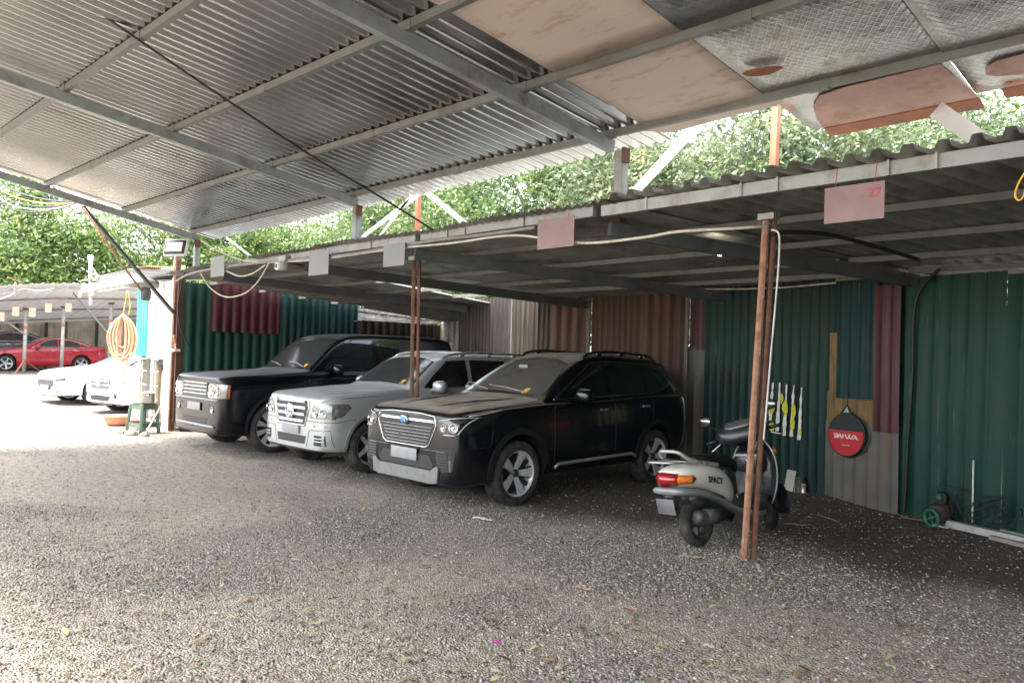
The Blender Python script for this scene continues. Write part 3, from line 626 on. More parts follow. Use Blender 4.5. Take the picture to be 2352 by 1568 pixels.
def line(bv, view, pts2, step=.04):
    out = []
    for i in range(len(pts2) - 1):
        a, b = pts2[i], pts2[i + 1]; L = math.hypot(b[0] - a[0], b[1] - a[1]); k = max(1, int(L / step))
        for j in range(k + (i == len(pts2) - 2)): out.append((a[0] + (b[0] - a[0]) * j / k, a[1] + (b[1] - a[1]) * j / k))
    res = [shrinkpt(bv, view, x, y, 0)[0] for x, y in out]; return [p for p in res if p is not None]
def spline(pts, n=6, closed=False):
    P_ = [Vector(p) for p in pts]; out = []; N_ = len(P_)
    for i in range(N_ if closed else N_ - 1):
        g = lambda k: P_[k % N_] if closed else P_[max(0, min(N_ - 1, k))]
        p0, p1, p2, p3 = g(i - 1), g(i), g(i + 1), g(i + 2)
        for j in range(n):
            t = j / n; out.append(.5 * ((2 * p1) + (p2 - p0) * t + (2 * p0 - 5 * p1 + 4 * p2 - p3) * t * t + (3 * p1 - p0 - 3 * p2 + p3) * t ** 3))
    if not closed: out.append(P_[-1])
    return out
def sp2(pts, n=5, closed=True): return [(p[0], p[1]) for p in spline([(a, b, 0) for a, b in pts], n, closed)]
def make_wheel(car, x, y, Rw, Rr, width, style, side=1, lift=0):
    # axle along local x, outer face towards +x when side=1
    M = Matrix.Translation((x, y, Rw - .008 - lift)) @ Matrix.Rotation(R(90) * side, 4, 'Y')
    h = width / 2
    w = MB(); w.lathe([(Rr, -h * .8), (Rr - .02, -h * .3), (Rr - .035, h * .45), (Rr - .012, h * .86), (Rr + .004, h * .9), (Rr + .01, h * .84), (Rr + .005, h * .5)], M, 48)
    w.lathe([(.001, -.01), (Rr - .03, -.012)], M, 40, mi=1)
    wo = w.build('wheel', [alloy, blk], car)
    t = MB(); pr = [(Rr - .005, -h * .85), (Rr + .02, -h * .98), (Rw - .05, -h), (Rw - .012, -h * .9), (Rw, -h * .6), (Rw, -h * .2), (Rw - .008, -h * .18), (Rw - .008, -h * .12), (Rw, -h * .1), (Rw, h * .1), (Rw - .008, h * .12), (Rw - .008, h * .18), (Rw, h * .2), (Rw, h * .6), (Rw - .012, h * .9), (Rw - .05, h), (Rr + .045, h * 1.01), (Rr + .02, h * .98), (Rr - .003, h * .9)]
    t.lathe(pr, M, 56)
    for k in range(56):
        a = 2 * math.pi * k / 56
        for zz in (-.72, .72): t.box(M @ Vector(((Rw - .004) * math.cos(a), (Rw - .004) * math.sin(a), zz * h)), (.012, .012, .012), (M @ Matrix.Rotation(a, 4, 'Z')).to_3x3())
    t.build('tyre', rubber, wo)
    s = MB(); zf = h * .62
    def spoke(a, w0, w1, r0, r1, z0, z1, th=.022, mi=0, shear=0):
        q = []
        for r_, w_, z_ in ((r0, w0, z0), ((r0 + r1) / 2, (w0 + w1) / 2, (z0 + z1) / 2 + .006), (r1, w1, z1)):
            for sg in (-1, 1):
                aa = a + shear * (r_ - r0)
                for zz in (z_, z_ - th): q.append(M @ Vector((r_ * math.cos(aa) - sg * w_ / 2 * math.sin(aa), r_ * math.sin(aa) + sg * w_ / 2 * math.cos(aa), zz)))
        fs = []
        for i in (0, 4): fs += [(i, i + 2, i + 6, i + 4), (i + 1, i + 5, i + 7, i + 3), (i, i + 4, i + 5, i + 1), (i + 2, i + 3, i + 7, i + 6)]
        s.add(q, fs, False, mi)
    if style == 'five':
        for k in range(5):
            a = 2 * math.pi * k / 5 + .3; spoke(a, .05, .115, .04, Rr - .02, zf - .02, zf + .02, mi=0)
            for d_ in (-.36, .36): spoke(a + d_ * .55, .02, .014, .08, Rr - .02, zf - .03, zf + .01, mi=1, shear=d_ * 1.6)
            spoke(a + math.pi / 5, .02, .05, .05, Rr - .02, zf - .04, zf, mi=1)
    elif style == 'twin10':
        for k in range(10):
            a = 2 * math.pi * k / 10
            for d_ in (-.09, .09): spoke(a + d_, .026, .04, .05, Rr - .015, zf - .035, zf + .01)
    elif style == 'seven':
        for k in range(7): spoke(2 * math.pi * k / 7, .04, .06, .04, Rr - .015, zf - .03, zf + .01)
    else:
        for k in range(5): spoke(2 * math.pi * k / 5 + .2, .06, .05, .04, Rr - .015, zf - .03, zf + .01)
    s.build('spokes', [alloy, alloy_dk], wo)
    c = MB(); c.lathe([(.001, zf + .012), (.028, zf + .01), (.04, zf - .004), (.05, zf - .03), (.05, -.01)], M, 24); c.build('hub_cap', alloy_dk if style == 'five' else alloy, wo)
    return wo
def make_car(name, label, xc, yf, S, rz=0):
    z0 = ground_h(xc, yf + 1); LF = S.get('lift', 0)
    car = empty(name, label, 'car', (xc, yf, z0 + LF), rz)
    W, zb, zs, zt, drop, L = pchip(S['W']), pchip(S['zb']), pchip(S['zs']), pchip(S['zt']), pchip(S['drop']), S['L']
    ys = sorted(set([0, .04, .12, .25, .45, .7] + S.get('ys', []) + list(np.arange(.95, L - .5, .22)) + [L - .45, L - .25, L - .1, L - .03, L])); tum = S.get('tum', .32)
    V = []; n_ = 0; bz = S.get('belt_in', .05)
    for y in ys:
        w, b0, s0, t0, dp = W(y), zb(y), zs(y), zt(y), drop(y)
        hh = s0 - b0; zg = s0 + .018; h = max(.006, t0 - dp - zg); x6 = w - .045 - bz; x7 = x6 - .02 - tum * h
        mid = S.get('mid', (.0, .012))
        half = [(0, b0), (w - .16, b0), (w - .05, b0 + .02), (w - .012, b0 + .10), (w - mid[0], b0 + hh * .42), (w - .004, b0 + hh * .62), (w - mid[1], b0 + hh * .86), (w - .035, s0 - .006), (w - .05, s0 + .004), (x6, zg),
                (x6 - .008 - tum * h * .5 + .01, zg + h * .5), (x7 + .012, zg + h * .93), (x7 - .03, zg + h + dp * .35), (x7 * .72, t0 - dp * .3), (x7 * .38, t0 - dp * .06), (0, t0)]
        ring = half + [(-x, z) for x, z in half[-2:0:-1]]; n_ = len(ring); V += [(x, y, z) for x, z in ring]
    m_ = len(ys); Fs = [(i * n_ + k, (i + 1) * n_ + k, (i + 1) * n_ + (k + 1) % n_, i * n_ + (k + 1) % n_) for i in range(m_ - 1) for k in range(n_)]
    # end caps as strips between left and right halves
    hN = n_ // 2
    for base, rev in ((0, False), ((m_ - 1) * n_, True)):
        for k in range(hN):
            a, b_, c_, d_ = k, k + 1, (n_ - k - 1) % n_, (n_ - k) % n_
            f = [a, b_, c_, d_]; f2 = []
            for q in f:
                if q not in f2: f2.append(q)
            if len(f2) > 2: Fs.append(tuple(base + q for q in (f2[::-1] if rev else f2)))
    bmx = MB(); bmx.add(V, Fs, True); body0 = bmx.build('body_tmp', S['paint'], None, 2)
    bm = bmesh.new(); bm.from_mesh(body0.data); bmesh.ops.recalc_face_normals(bm, faces=bm.faces[:]); bm.to_mesh(body0.data); bm.free()
    cuts = []; ar = S.get('arch', S['Rw'] + .055)
    for wy in S['wy']:
        for sg in (1, -1):
            c = MB(); xo = W(wy); M = Matrix.Translation((sg * (xo - .16), wy, S['Rw'] + .015 - LF)) @ Matrix.Rotation(R(90), 4, 'Y'); c.lathe([(.0001, -.21), (ar, -.21), (ar, .5 if sg > 0 else .21), (.0001, .5 if sg > 0 else .21)] if sg > 0 else [(.0001, -.5), (ar, -.5), (ar, .21), (.0001, .21)], M, 48, False)
            co = c.build('cut', blk); bm = bmesh.new(); bm.from_mesh(co.data); bmesh.ops.remove_doubles(bm, verts=bm.verts, dist=.001); bmesh.ops.recalc_face_normals(bm, faces=bm.faces[:]); bm.to_mesh(co.data); bm.free()
            md = body0.modifiers.new('b', 'BOOLEAN'); md.operation = 'DIFFERENCE'; md.solver = 'EXACT'; md.object = co; cuts.append(co)
    solid = evalmesh(body0); bv0 = None
    for m__ in list(body0.modifiers):
        if m__.type == 'BOOLEAN': body0.modifiers.remove(m__)
    full = evalmesh(body0); bmf = bmesh.new(); bmf.from_mesh(full); bv = BVHTree.FromBMesh(bmf); bmf.free(); bpy.data.meshes.remove(full)
    for c in cuts: bpy.data.objects.remove(c)
    bpy.data.objects.remove(body0)
    solid.name = 'body'; solid.materials.clear(); solid.materials.append(S['paint']); solid.materials.append(blk)
    for p in solid.polygons:
        p.use_smooth = True; p.material_index = 0; c = p.center
        for wy in S['wy']:
            if math.hypot(c.y - wy, c.z - S['Rw'] - .015 + LF) < ar + .004 and abs(c.x) < W(wy) - .02 and c.z > S['Rw'] * .3 - LF and (abs(p.normal.x) > .95 or abs(math.hypot(c.y - wy, c.z - S['Rw'] - .015 + LF) - ar) < .006): p.material_index = 1
        if c.z < zb(c.y) + .03: p.material_index = 1
    if hasattr(solid, 'set_sharp_from_angle'): solid.set_sharp_from_angle(angle=R(40))
    link('body', solid, None, car)
    for wy in S['wy']:
        for sg in (1, -1): make_wheel(car, sg * (W(wy) - S['tw'] / 2 - .02), wy, S['Rw'], S['Rr'], S['tw'], S['style'], sg, LF)
    # glass
    for nm, poly, m_g in S.get('side_glass', []):
        for vw in ('side', 'off'): patch(nm, bv, vw, sp2(poly) if len(poly) > 6 else poly, m_g, car, .004)
    if 'screen' in S: patch('windscreen', bv, 'front', S['screen'], S['screen_m'], car, .004)
    if 'rear_glass' in S: patch('rear_window', bv, 'rear', S['rear_glass'], glass_dk, car, .004)
    sm = MB()
    for pts in S.get('seams', []):
        for vw in ('side', 'off'):
            ln = line(bv, vw, pts)
            if len(ln) > 1: MB().tube(ln, .0035, 5, False).build('panel_gap', blk, car)
    for pts in S.get('top_seams', []):
        for sg in (1, -1):
            ln = line(bv, 'top', [(sg * x, y) for x, y in pts])
            if len(ln) > 1: MB().tube(ln, .0035, 5, False).build('panel_gap', blk, car)
    for pts in S.get('front_seams', []):
        ln = line(bv, 'front', pts)
        if len(ln) > 1: sm.tube(ln, .0035, 5, False)
    if sm.v: sm.build('panel_gaps', blk, car)
    for pts, r_, m_t, nm in S.get('trims', []):
        for vw in ('side', 'off'):
            ln = line(bv, vw, pts)
            if len(ln) > 1: MB().tube(ln, r_, 6).build(nm, m_t, car)
    # arch lips
    if S.get('lip'):
        for wy in S['wy']:
            for vw in ('side', 'off'):
                pts = [(wy + (ar + .022) * math.cos(a), S['Rw'] + .015 - LF + (ar + .022) * math.sin(a)) for a in np.linspace(math.pi + .28, -.28, 26)]
                inn = [(wy + (ar + .002) * math.cos(a), S['Rw'] + .015 - LF + (ar + .002) * math.sin(a)) for a in np.linspace(-.28, math.pi + .28, 26)]
                out_ = [(wy + (ar + S['lip'][1]) * math.cos(a), S['Rw'] + .015 - LF + (ar + S['lip'][1]) * math.sin(a)) for a in np.linspace(math.pi + .28, -.28, 26)]
                patch('wheel_arch_trim', bv, vw, out_ + inn, S['lip'][0], car, .012, .2, .02)
    # mirrors
    if 'mirror' in S:
        my, mz, mm_ = S['mirror']; xw = W(my)
        for sg in (1, -1):
            q = MB(); q.loft([(sg * (xw + .1), my - .05, mz, .06, .045, .7), (sg * (xw + .1), my - .03, mz, .105, .075, .7), (sg * (xw + .1), my + .03, mz, .125, .09, .6), (sg * (xw + .1), my + .075, mz, .12, .088, .6)], 16)
            q.bar((sg * (xw - .08), my + .02, mz - .06), (sg * (xw + .05), my + .01, mz - .045), .05, .03); mo = q.build('mirror', mm_, car)
            q = MB(); q.loft([(sg * (xw + .1), my + .0755, mz, .105, .075, .6), (sg * (xw + .1), my + .0775, mz, .105, .075, .6)], 16); q.build('mirror_glass', chrome, mo)
    for hy, hz in S.get('handles', []):
        for vw, sg in (('side', 1), ('off', -1)):
            p, nn = shrinkpt(bv, vw, hy, hz, .02)
            if p: q = MB(); q.box(p, (.018, .17, .026), None, 0, .006); q.box(p - Vector((sg * .012, .06, 0)), (.02, .02, .02)); q.box(p - Vector((sg * .012, -.06, 0)), (.02, .02, .02)); q.build('door_handle', S['handle_m'], car)
    if 'rails' in S:
        ya, yb, zo, mr = S['rails']
        for sg in (1, -1):
            pts = []; xr = S['rail_x']
            for t in np.linspace(0, 1, 15):
                y = ya + (yb - ya) * t; h = shrinkpt(bv, 'top', sg * xr(y), y, 0)[0]; pts.append(Vector((h.x, y, h.z - .01 + zo * min(1, (t / .1) ** .7 if t < .5 else ((1 - t) / .1) ** .7))))
            q = MB(); q.tube(pts, .019, 8)
            for t in (3, 7, 11): q.box(pts[t] - Vector((0, 0, zo / 2)), (.028, .1, zo), None, 0, .006)
            q.build('roof_rail', mr, car)
    # wipers
    for pts in S.get('wipers', []):
        ln = []
        for x, z in pts:
            p, nn = shrinkpt(bv, 'front', x, z, .022)
            if p: ln.append(p)
        if len(ln) > 1:
            q = MB(); q.tube(ln, .008, 6); q.build('wiper', S.get('wiper_m', blk), car)
    if 'sticker' in S:
        x, z = S['sticker']; patch('sticker', bv, 'front', [(x - .035, z - .03), (x + .035, z - .03), (x + .035, z + .03), (x - .035, z + .03)], sticker_m, car, .007)
    return car, bv, W
def lamp_unit(name, bv, car, view, poly, base_m, bowls, extra=()):
    o = patch(name, bv, view, poly, base_m, car, .006, .04, .02)
    for a, b, r_ in bowls:
        p, nn = shrinkpt(bv, view, a, b, .008)
        if p is None: continue
        M = Matrix.Translation(p) @ nn.to_track_quat('Z', 'Y').to_matrix().to_4x4()
        q = MB(); q.lathe([(r_, -.006), (r_, .006), (r_ * .9, .008), (r_ * .8, .001), (r_ * .5, -.004), (.001, -.006)], M, 24); q.build('reflector', chrome, o)
        q = MB(); q.lathe([(r_ * .42, -.002), (r_ * .38, .008), (r_ * .2, .012), (.001, .013)], M, 18); q.build('bulb_lens', glass_c, o)
    return o
def fpatch(name, bv, car, pts, m, **k): return patch(name, bv, 'front', pts, m, car, **k)
def bars(name, bv, car, rows, m, r_=.012, eps=.004):
    q = MB()
    for x0, x1, za, zb_ in rows:
        ln = [shrinkpt(bv, 'front', x0 + (x1 - x0) * t, za + (zb_ - za) * t, eps)[0] for t in np.linspace(0, 1, 12)]; ln = [p for p in ln if p is not None]
        if len(ln) > 1: q.tube(ln, r_, 6)
    return q.build(name, m, car)
def plate(bv, car, x, z, w, h, view='front'):
    p, nn = shrinkpt(bv, view, x, z, .015); q = MB(); q.box((x, p.y - .004, z), (w, .008, h), None, 0, .003)
    q.box((x, p.y + .01, z), (w * .9, .03, h * .8)); o = q.build('number_plate', plate_m, car)
    return o
def star(q, c, r_, M=Matrix()):
    q.lathe([(r_ * .9, -.006), (r_, 0), (r_ * .9, .008), (r_ * .84, 0)], Matrix.Translation(c) @ M, 32, closed=True)
    for k in range(3):
        a = math.pi / 2 + k * 2 * math.pi / 3; tip = Vector((math.cos(a) * r_ * .9, math.sin(a) * r_ * .9, 0)); pr = Vector((-math.sin(a), math.cos(a), 0)) * r_ * .11
        vs = [Matrix.Translation(c) @ M @ v for v in (tip, pr, -pr, Vector((0, 0, .02)) * (r_ / .09))]; q.add(vs, [(0, 1, 3), (0, 3, 2), (0, 2, 1)])
MF = Matrix.Rotation(R(90), 4, 'X')   # local z -> -y (towards the front)

# --- black suv nearest the scooter
SF = dict(lift=.075, L=4.62, paint=paint_f, Rw=.366, Rr=.26, tw=.225, style='five', wy=(.93, 3.6), arch=.42, tum=.36, mid=(.0, .01), belt_in=.045,
    W=[(0, .74), (.05, .81), (.14, .865), (.3, .90), (.6, .907), (2.5, .907), (3.9, .90), (4.3, .86), (4.5, .80), (4.62, .70)],
    zb=[(0, .20), (.2, .17), (.6, .19), (4.0, .24), (4.4, .34), (4.62, .42)],
    zs=[(0, .87), (.08, .92), (.3, .965), (.9, 1.01), (1.45, 1.04), (2.5, 1.06), (3.6, 1.10), (4.4, 1.10), (4.62, 1.0)],
    zt=[(0, .935), (.05, .98), (.15, 1.015), (.5, 1.055), (1.0, 1.09), (1.38, 1.13), (1.55, 1.24), (2.25, 1.615), (2.45, 1.655), (2.9, 1.675), (3.6, 1.655), (4.1, 1.60), (4.3, 1.42), (4.5, 1.17), (4.62, 1.04)],
    drop=[(0, .03), (1.2, .05), (1.6, .1), (2.3, .08), (2.6, .05), (4.0, .06), (4.62, .04)], ys=[1.2, 1.38, 1.5, 1.62, 2.25, 2.45, 4.1, 4.3],
    side_glass=[('door_window', [(1.78, 1.115), (2.02, 1.30), (2.38, 1.505), (2.62, 1.545), (2.62, 1.13)], glass_dk), ('door_window', [(2.70, 1.13), (2.70, 1.55), (3.3, 1.545), (3.44, 1.53), (3.44, 1.155)], glass_dk),
                ('quarter_window', [(3.50, 1.16), (3.50, 1.525), (3.8, 1.48), (4.02, 1.36), (4.08, 1.27), (3.8, 1.19)], glass_dk), ('door_window', [(1.56, 1.1), (1.74, 1.255), (1.74, 1.105)], glass_dk)],
    screen=[(-.70, 1.135), (-.4, 1.15), (0, 1.165), (.4, 1.15), (.70, 1.135), (.66, 1.25), (.60, 1.40), (.545, 1.515), (.3, 1.575), (0, 1.59), (-.3, 1.575), (-.545, 1.515), (-.60, 1.40), (-.66, 1.25)], screen_m=glass_du,
    rear_glass=[(-.55, 1.18), (.55, 1.18), (.48, 1.48), (-.48, 1.48)],
    seams=[[(1.5, .3), (1.5, .98), (1.54, 1.05)], [(2.66, .3), (2.66, 1.1)], [(3.5, 1.1), (3.5, .82), (3.25, .55), (3.2, .3)], [(.2, .60), (.48, .62), (.50, .78)], [(.52, .9), (1.0, .99), (1.5, 1.06)]],
    top_seams=[[(.8, .6), (.78, 1.2), (.72, 1.42)], [(.55, .3), (.5, .9), (.42, 1.3)], [(.56, 2.35), (.53, 3.3), (.5, 4.05)]],
    trims=[([(1.56, 1.095), (2.6, 1.12), (3.5, 1.145), (3.8, 1.18), (4.1, 1.265), (4.04, 1.38), (3.82, 1.50), (3.5, 1.545), (2.7, 1.565), (2.4, 1.525), (2.0, 1.315), (1.56, 1.095)], .006, chrome, 'window_trim'),
           ([(1.52, .30), (1.58, .345), (3.02, .37), (3.12, .33)], .022, mat('sill_silver', (.3, .3, .29), .45, .4), 'sill_trim')],
    lip=(blk, .07), mirror=(1.86, 1.14, paint_f), handles=[(2.42, .96), (3.32, .98)], handle_m=mat('handle_grey', (.3, .3, .3), .3, .7),
    rails=(2.35, 4.05, .06, blk_g), rail_x=lambda y: .555 - .02 * (y - 2.4),
    wipers=[[(.45, 1.15), (.1, 1.19), (-.25, 1.21)], [(-.2, 1.16), (-.5, 1.19), (-.62, 1.2)]], wiper_m=mat('wiper_silver', (.3, .3, .3), .4, .3), sticker=(.42, 1.18))
suv1, bv, W_ = make_car('suv', 'black suv with a dusty bonnet and silver lower bumper, nearest the scooter', -6.885, 5.19, SF)
for sg in (1, -1):
    ln = line(bv, 'top', [(sg * .30, .22), (sg * .38, .7), (sg * .50, 1.25)]); MB().tube(ln, [.003 + .012 * math.sin(math.pi * i / (len(ln) - 1)) for i in range(len(ln))], 6).build('bonnet_crease', paint_f, suv1)
# hexagonal grille
gp_ = [(-.50, .925), (-.525, .82), (-.42, .615), (-.36, .585), (.36, .585), (.42, .615), (.525, .82), (.50, .925), (.25, .945), (-.25, .945)]
gr = fpatch('grille', bv, suv1, gp_, mesh_m, eps=.006)
ln = line(bv, 'front', gp_ + [gp_[0]]); MB().tube(ln, .009, 8).build('grille_frame', chrome, suv1)
bars('grille_bars', bv, suv1, [(-.485 + .019 * i, .485 - .019 * i, .80 - .036 * i, .80 - .036 * i) for i in range(6)], mat('grille_satin', (.28, .28, .28), .28, .9), .007, .012)
bars('grille_wing', bv, suv1, [(-.51, .51, .86, .86), (-.50, .50, .878, .878)], chrome, .011, .012)
p, nn = shrinkpt(bv, 'front', 0, .862, .035)
q = MB(); q.loft([(0, p.y + .02, .862, .078, .05, 1), (0, p.y, .862, .074, .046, 1), (0, p.y - .006, .862, .066, .04, 1)], 28); em = q.build('badge', chrome, suv1)
q = MB(); q.loft([(0, p.y - .0065, .862, .062, .036, 1), (0, p.y - .009, .862, .06, .034, 1)], 28); q.build('badge_field', mat('badge_blue', (.08, .25, .5), .3), em)
q = MB()
for sx, sz, sr in ((-.036, .006, .011), (-.008, .014, .006), (.012, .006, .006), (.03, -.002, .006), (.002, -.012, .006), (-.018, -.014, .006)):
    pts = [(sx + (sr if k % 2 == 0 else sr * .35) * math.cos(k * math.pi / 4), sz + (sr if k % 2 == 0 else sr * .35) * math.sin(k * math.pi / 4)) for k in range(8)]
    q.prism(pts, .0, .003, Matrix.Translation((0, p.y - .008, .862)) @ MF)
q.build('badge_stars', chrome, em)
for sg in (1, -1):
    f = lambda P_: [(sg * x, z) for x, z in P_]
    lamp_unit('headlight', bv, suv1, 'front', f([(.55, .86), (.58, .77), (.66, .735), (.80, .735), (.85, .82), (.875, .93), (.74, .915), (.60, .895)]), lens_dk, [(sg * .775, .82, .05), (sg * .655, .815, .04)])
    lamp_unit('headlight', bv, suv1, 'side' if sg > 0 else 'off', [(.09, .76), (.26, .775), (.42, .87), (.68, .97), (.66, 1.0), (.3, .955), (.1, .90)], lens_dk, [])
    bars('lamp_strip', bv, suv1, [(sg * .58, sg * .87, .885, .93), (sg * .66, sg * .80, .745, .745), (sg * .81, sg * .868, .75, .925)], alloy, .006, .012)
    ln = line(bv, 'side' if sg > 0 else 'off', [(.2, .945), (.4, .965), (.67, 1.0)]); MB().tube(ln, .009, 6).build('lamp_strip', alloy, suv1)
    fp = f([(.52, .58), (.56, .40), (.64, .34), (.78, .37), (.80, .55), (.76, .59)]); fg = fpatch('fog_lamp_surround', bv, suv1, fp, blk, eps=.004)
    bars('fog_slats', bv, suv1, [(sg * .55, sg * .72, z, z) for z in (.55, .52, .49, .46, .43, .40)], blk_g, .006, .006)
    lamp_unit('fog_lamp', bv, suv1, 'front', f([(.735, .48), (.765, .48), (.765, .36), (.745, .36)]), lens, [])
fpatch('lower_grille', bv, suv1, [(-.42, .50), (.42, .50), (.50, .40), (.46, .36), (-.46, .36), (-.50, .40)], mesh_m, eps=.003)
fpatch('bumper_guard', bv, suv1, [(-.56, .40), (-.47, .345), (.47, .345), (.56, .40), (.60, .385), (.58, .225), (.5, .21), (-.5, .21), (-.58, .225), (-.60, .385)], mat('bumper_silver', (.2, .2, .195), .42, .35, .1, 9, dirt=(.25, .24, .22), dirtamt=.3), eps=.022, depth=.04)
for x in (-.3, 0, .3): fpatch('guard_notch', bv, suv1, [(x - .09, .27), (x + .09, .27), (x + .06, .315), (x - .06, .315)], mat('notch_grey', (.2, .2, .2), .5, .2), eps=.026, depth=.01)
bars('bumper_crease', bv, suv1, [(-.7, -.3, .56, .555), (.3, .7, .555, .56)], blk_g, .01, .0)
plate(bv, suv1, 0, .49, .47, .13)
ln = line(bv, 'side', [(.16, .3), (.2, .6)])
p, nn = shrinkpt(bv, 'front', -.05, 1.46, .012); q = MB(); q.box(p, (.16, .03, .05), None, 0, .01); q.build('inner_mirror', mat('mirror_back', (.16, .19, .19), .3), suv1)
p, nn = shrinkpt(bv, 'top', 0, 3.95, .03); q = MB(); q.loft([(0, 3.9, p.z - .02, .01, .01, 1), (0, 4.0, p.z + .02, .012, .03, .8), (0, 4.04, p.z + .02, .004, .03, .8)], 10); q.build('antenna_fin', blk_g, suv1)

# --- silver boxy suv in the middle
SG = dict(lift=.03, L=4.53, paint=paint_s, Rw=.36, Rr=.25, tw=.235, style='five2', wy=(.76, 3.52), arch=.40, tum=.24, mid=(.0, .006), belt_in=.04,
    W=[(0, .74), (.05, .80), (.14, .86), (.3, .905), (.7, .918), (3.8, .92), (4.3, .89), (4.53, .78)],
    zb=[(0, .27), (.2, .25), (4.0, .26), (4.53, .36)],
    zs=[(0, .90), (.1, .97), (.3, 1.01), (.9, 1.04), (1.45, 1.06), (2.5, 1.08), (3.8, 1.13), (4.53, 1.10)],
    zt=[(0, .97), (.05, 1.02), (.15, 1.05), (.5, 1.08), (1.0, 1.12), (1.42, 1.16), (1.58, 1.26), (2.12, 1.60), (2.35, 1.635), (3.0, 1.66), (3.9, 1.645), (4.25, 1.60), (4.4, 1.35), (4.53, 1.12)],
    drop=[(0, .02), (1.2, .035), (1.6, .08), (2.3, .06), (2.6, .045), (4.53, .04)], ys=[1.2, 1.42, 1.5, 1.6, 2.12, 2.35, 4.25, 4.4],
    side_glass=[('door_window', [(1.68, 1.13), (1.9, 1.32), (2.2, 1.535), (2.58, 1.56), (2.58, 1.145)], glass_dk), ('door_window', [(2.66, 1.15), (2.66, 1.56), (3.42, 1.555), (3.42, 1.175)], glass_dk), ('quarter_window', [(3.52, 1.18), (3.52, 1.55), (4.05, 1.52), (4.12, 1.22)], glass_dk)],
    screen=[(-.74, 1.17), (0, 1.195), (.74, 1.17), (.70, 1.3), (.63, 1.5), (.6, 1.53), (.3, 1.575), (0, 1.585), (-.3, 1.575), (-.6, 1.53), (-.63, 1.5), (-.70, 1.3)], screen_m=glass_md, rear_glass=[(-.6, 1.2), (.6, 1.2), (.55, 1.5), (-.55, 1.5)],
    seams=[[(1.42, .3), (1.42, 1.05)], [(2.62, .3), (2.62, 1.12)], [(.2, .68), (.46, .72), (.5, .62)], [(.25, 1.0), (.9, 1.04), (1.45, 1.075)]],
    top_seams=[[(.56, .06), (.8, .9), (.80, 1.42)], [(.62, 2.2), (.60, 4.2)]], trims=[],
    lip=(mat('silver_arch', (.3, .31, .31), .4, .5, .1, 9), .045), mirror=(1.80, 1.16, paint_s), handles=[(2.35, 1.0), (3.3, 1.02)], handle_m=paint_s,
    rails=(2.15, 4.2, .055, mat('rail_silver', (.4, .4, .4), .35, .8)), rail_x=lambda y: .62, wipers=[[(.5, 1.19), (.0, 1.22)], [(-.1, 1.19), (-.55, 1.22)]], sticker=(.5, 1.21))
suv2, bv, W_ = make_car('suv', 'silver boxy suv with a star badge, parked between two black suvs', -9.78, 5.38, SG)
fpatch('grille', bv, suv2, [(-.42, .955), (.42, .955), (.44, .85), (.35, .62), (-.35, .62), (-.44, .85)], mesh_m, eps=.004)
fr_ = mat('grille_silver', (.55, .55, .55), .3, .6)
for z in (.93, .845, .755, .665):
    w = .40 - abs(z - .86) * .25; bars('grille_slat', bv, suv2, [(-w, w, z - .004, z - .004), (-w, w, z + .012, z + .012)], fr_, .018 if z < .9 else .008, .018)
ln = line(bv, 'front', [(-.44, .96), (.44, .96), (.455, .85), (.36, .61), (-.36, .61), (-.455, .85), (-.44, .96)]); MB().tube(ln, .016, 8).build('grille_frame', fr_, suv2)
p, nn = shrinkpt(bv, 'front', 0, .80, .05); q = MB(); star(q, (0, p.y, .80), .10, MF); q.lathe([(.095, .0), (.001, .0)], Matrix.Translation((0, p.y + .02, .80)) @ MF, 24); q.build('star_badge', chrome, suv2)
for sg in (1, -1):
    f = lambda P_: [(sg * x, z) for x, z in P_]
    lamp_unit('headlight', bv, suv2, 'front', f([(.49, .72), (.53, .85), (.60, .93), (.86, .93), (.888, .90), (.86, .72)]), lens, [(sg * .62, .80, .06), (sg * .77, .80, .055)])
    lamp_unit('headlight', bv, suv2, 'side' if sg > 0 else 'off', [(.08, .73), (.26, .75), (.40, .88), (.34, .93), (.10, .93)], lens, [])
    ln = line(bv, 'front', f([(.52, .70), (.60, .74), (.86, .74)])); 
    vent = fpatch('bumper_vent', bv, suv2, f([(.60, .50), (.80, .50), (.80, .36), (.60, .36)]), blk, eps=.004)
    bars('vent_bars', bv, suv2, [(sg * .61, sg * .79, z, z) for z in (.46, .42)], fr_, .007, .012)
    bars('bumper_line', bv, suv2, [(sg * .42, sg * .88, .68, .68)], mat('shadow_gap', (.1, .1, .1), .5), .005, .001)
    ln = line(bv, 'front', f([(.42, .33), (.48, .56), (.84, .57), (.85, .35)])); MB().tube(ln, .005, 6).build('bumper_line', mat('shadow_gap', (.1, .1, .1), .5), suv2)
    for x in (.6, .8):
        p, nn = shrinkpt(bv, 'front', sg * x, .62, .003); q = MB(); q.lathe([(.012, 0), (.012, .004), (.001, .005)], Matrix.Translation(p) @ nn.to_track_quat('Z', 'Y').to_matrix().to_4x4(), 12); q.build('parking_sensor', steel, suv2)
fpatch('lower_grille', bv, suv2, [(-.40, .47), (.40, .47), (.37, .36), (-.37, .36)], mesh_m, eps=.003)
plate(bv, suv2, 0, .55, .47, .13)

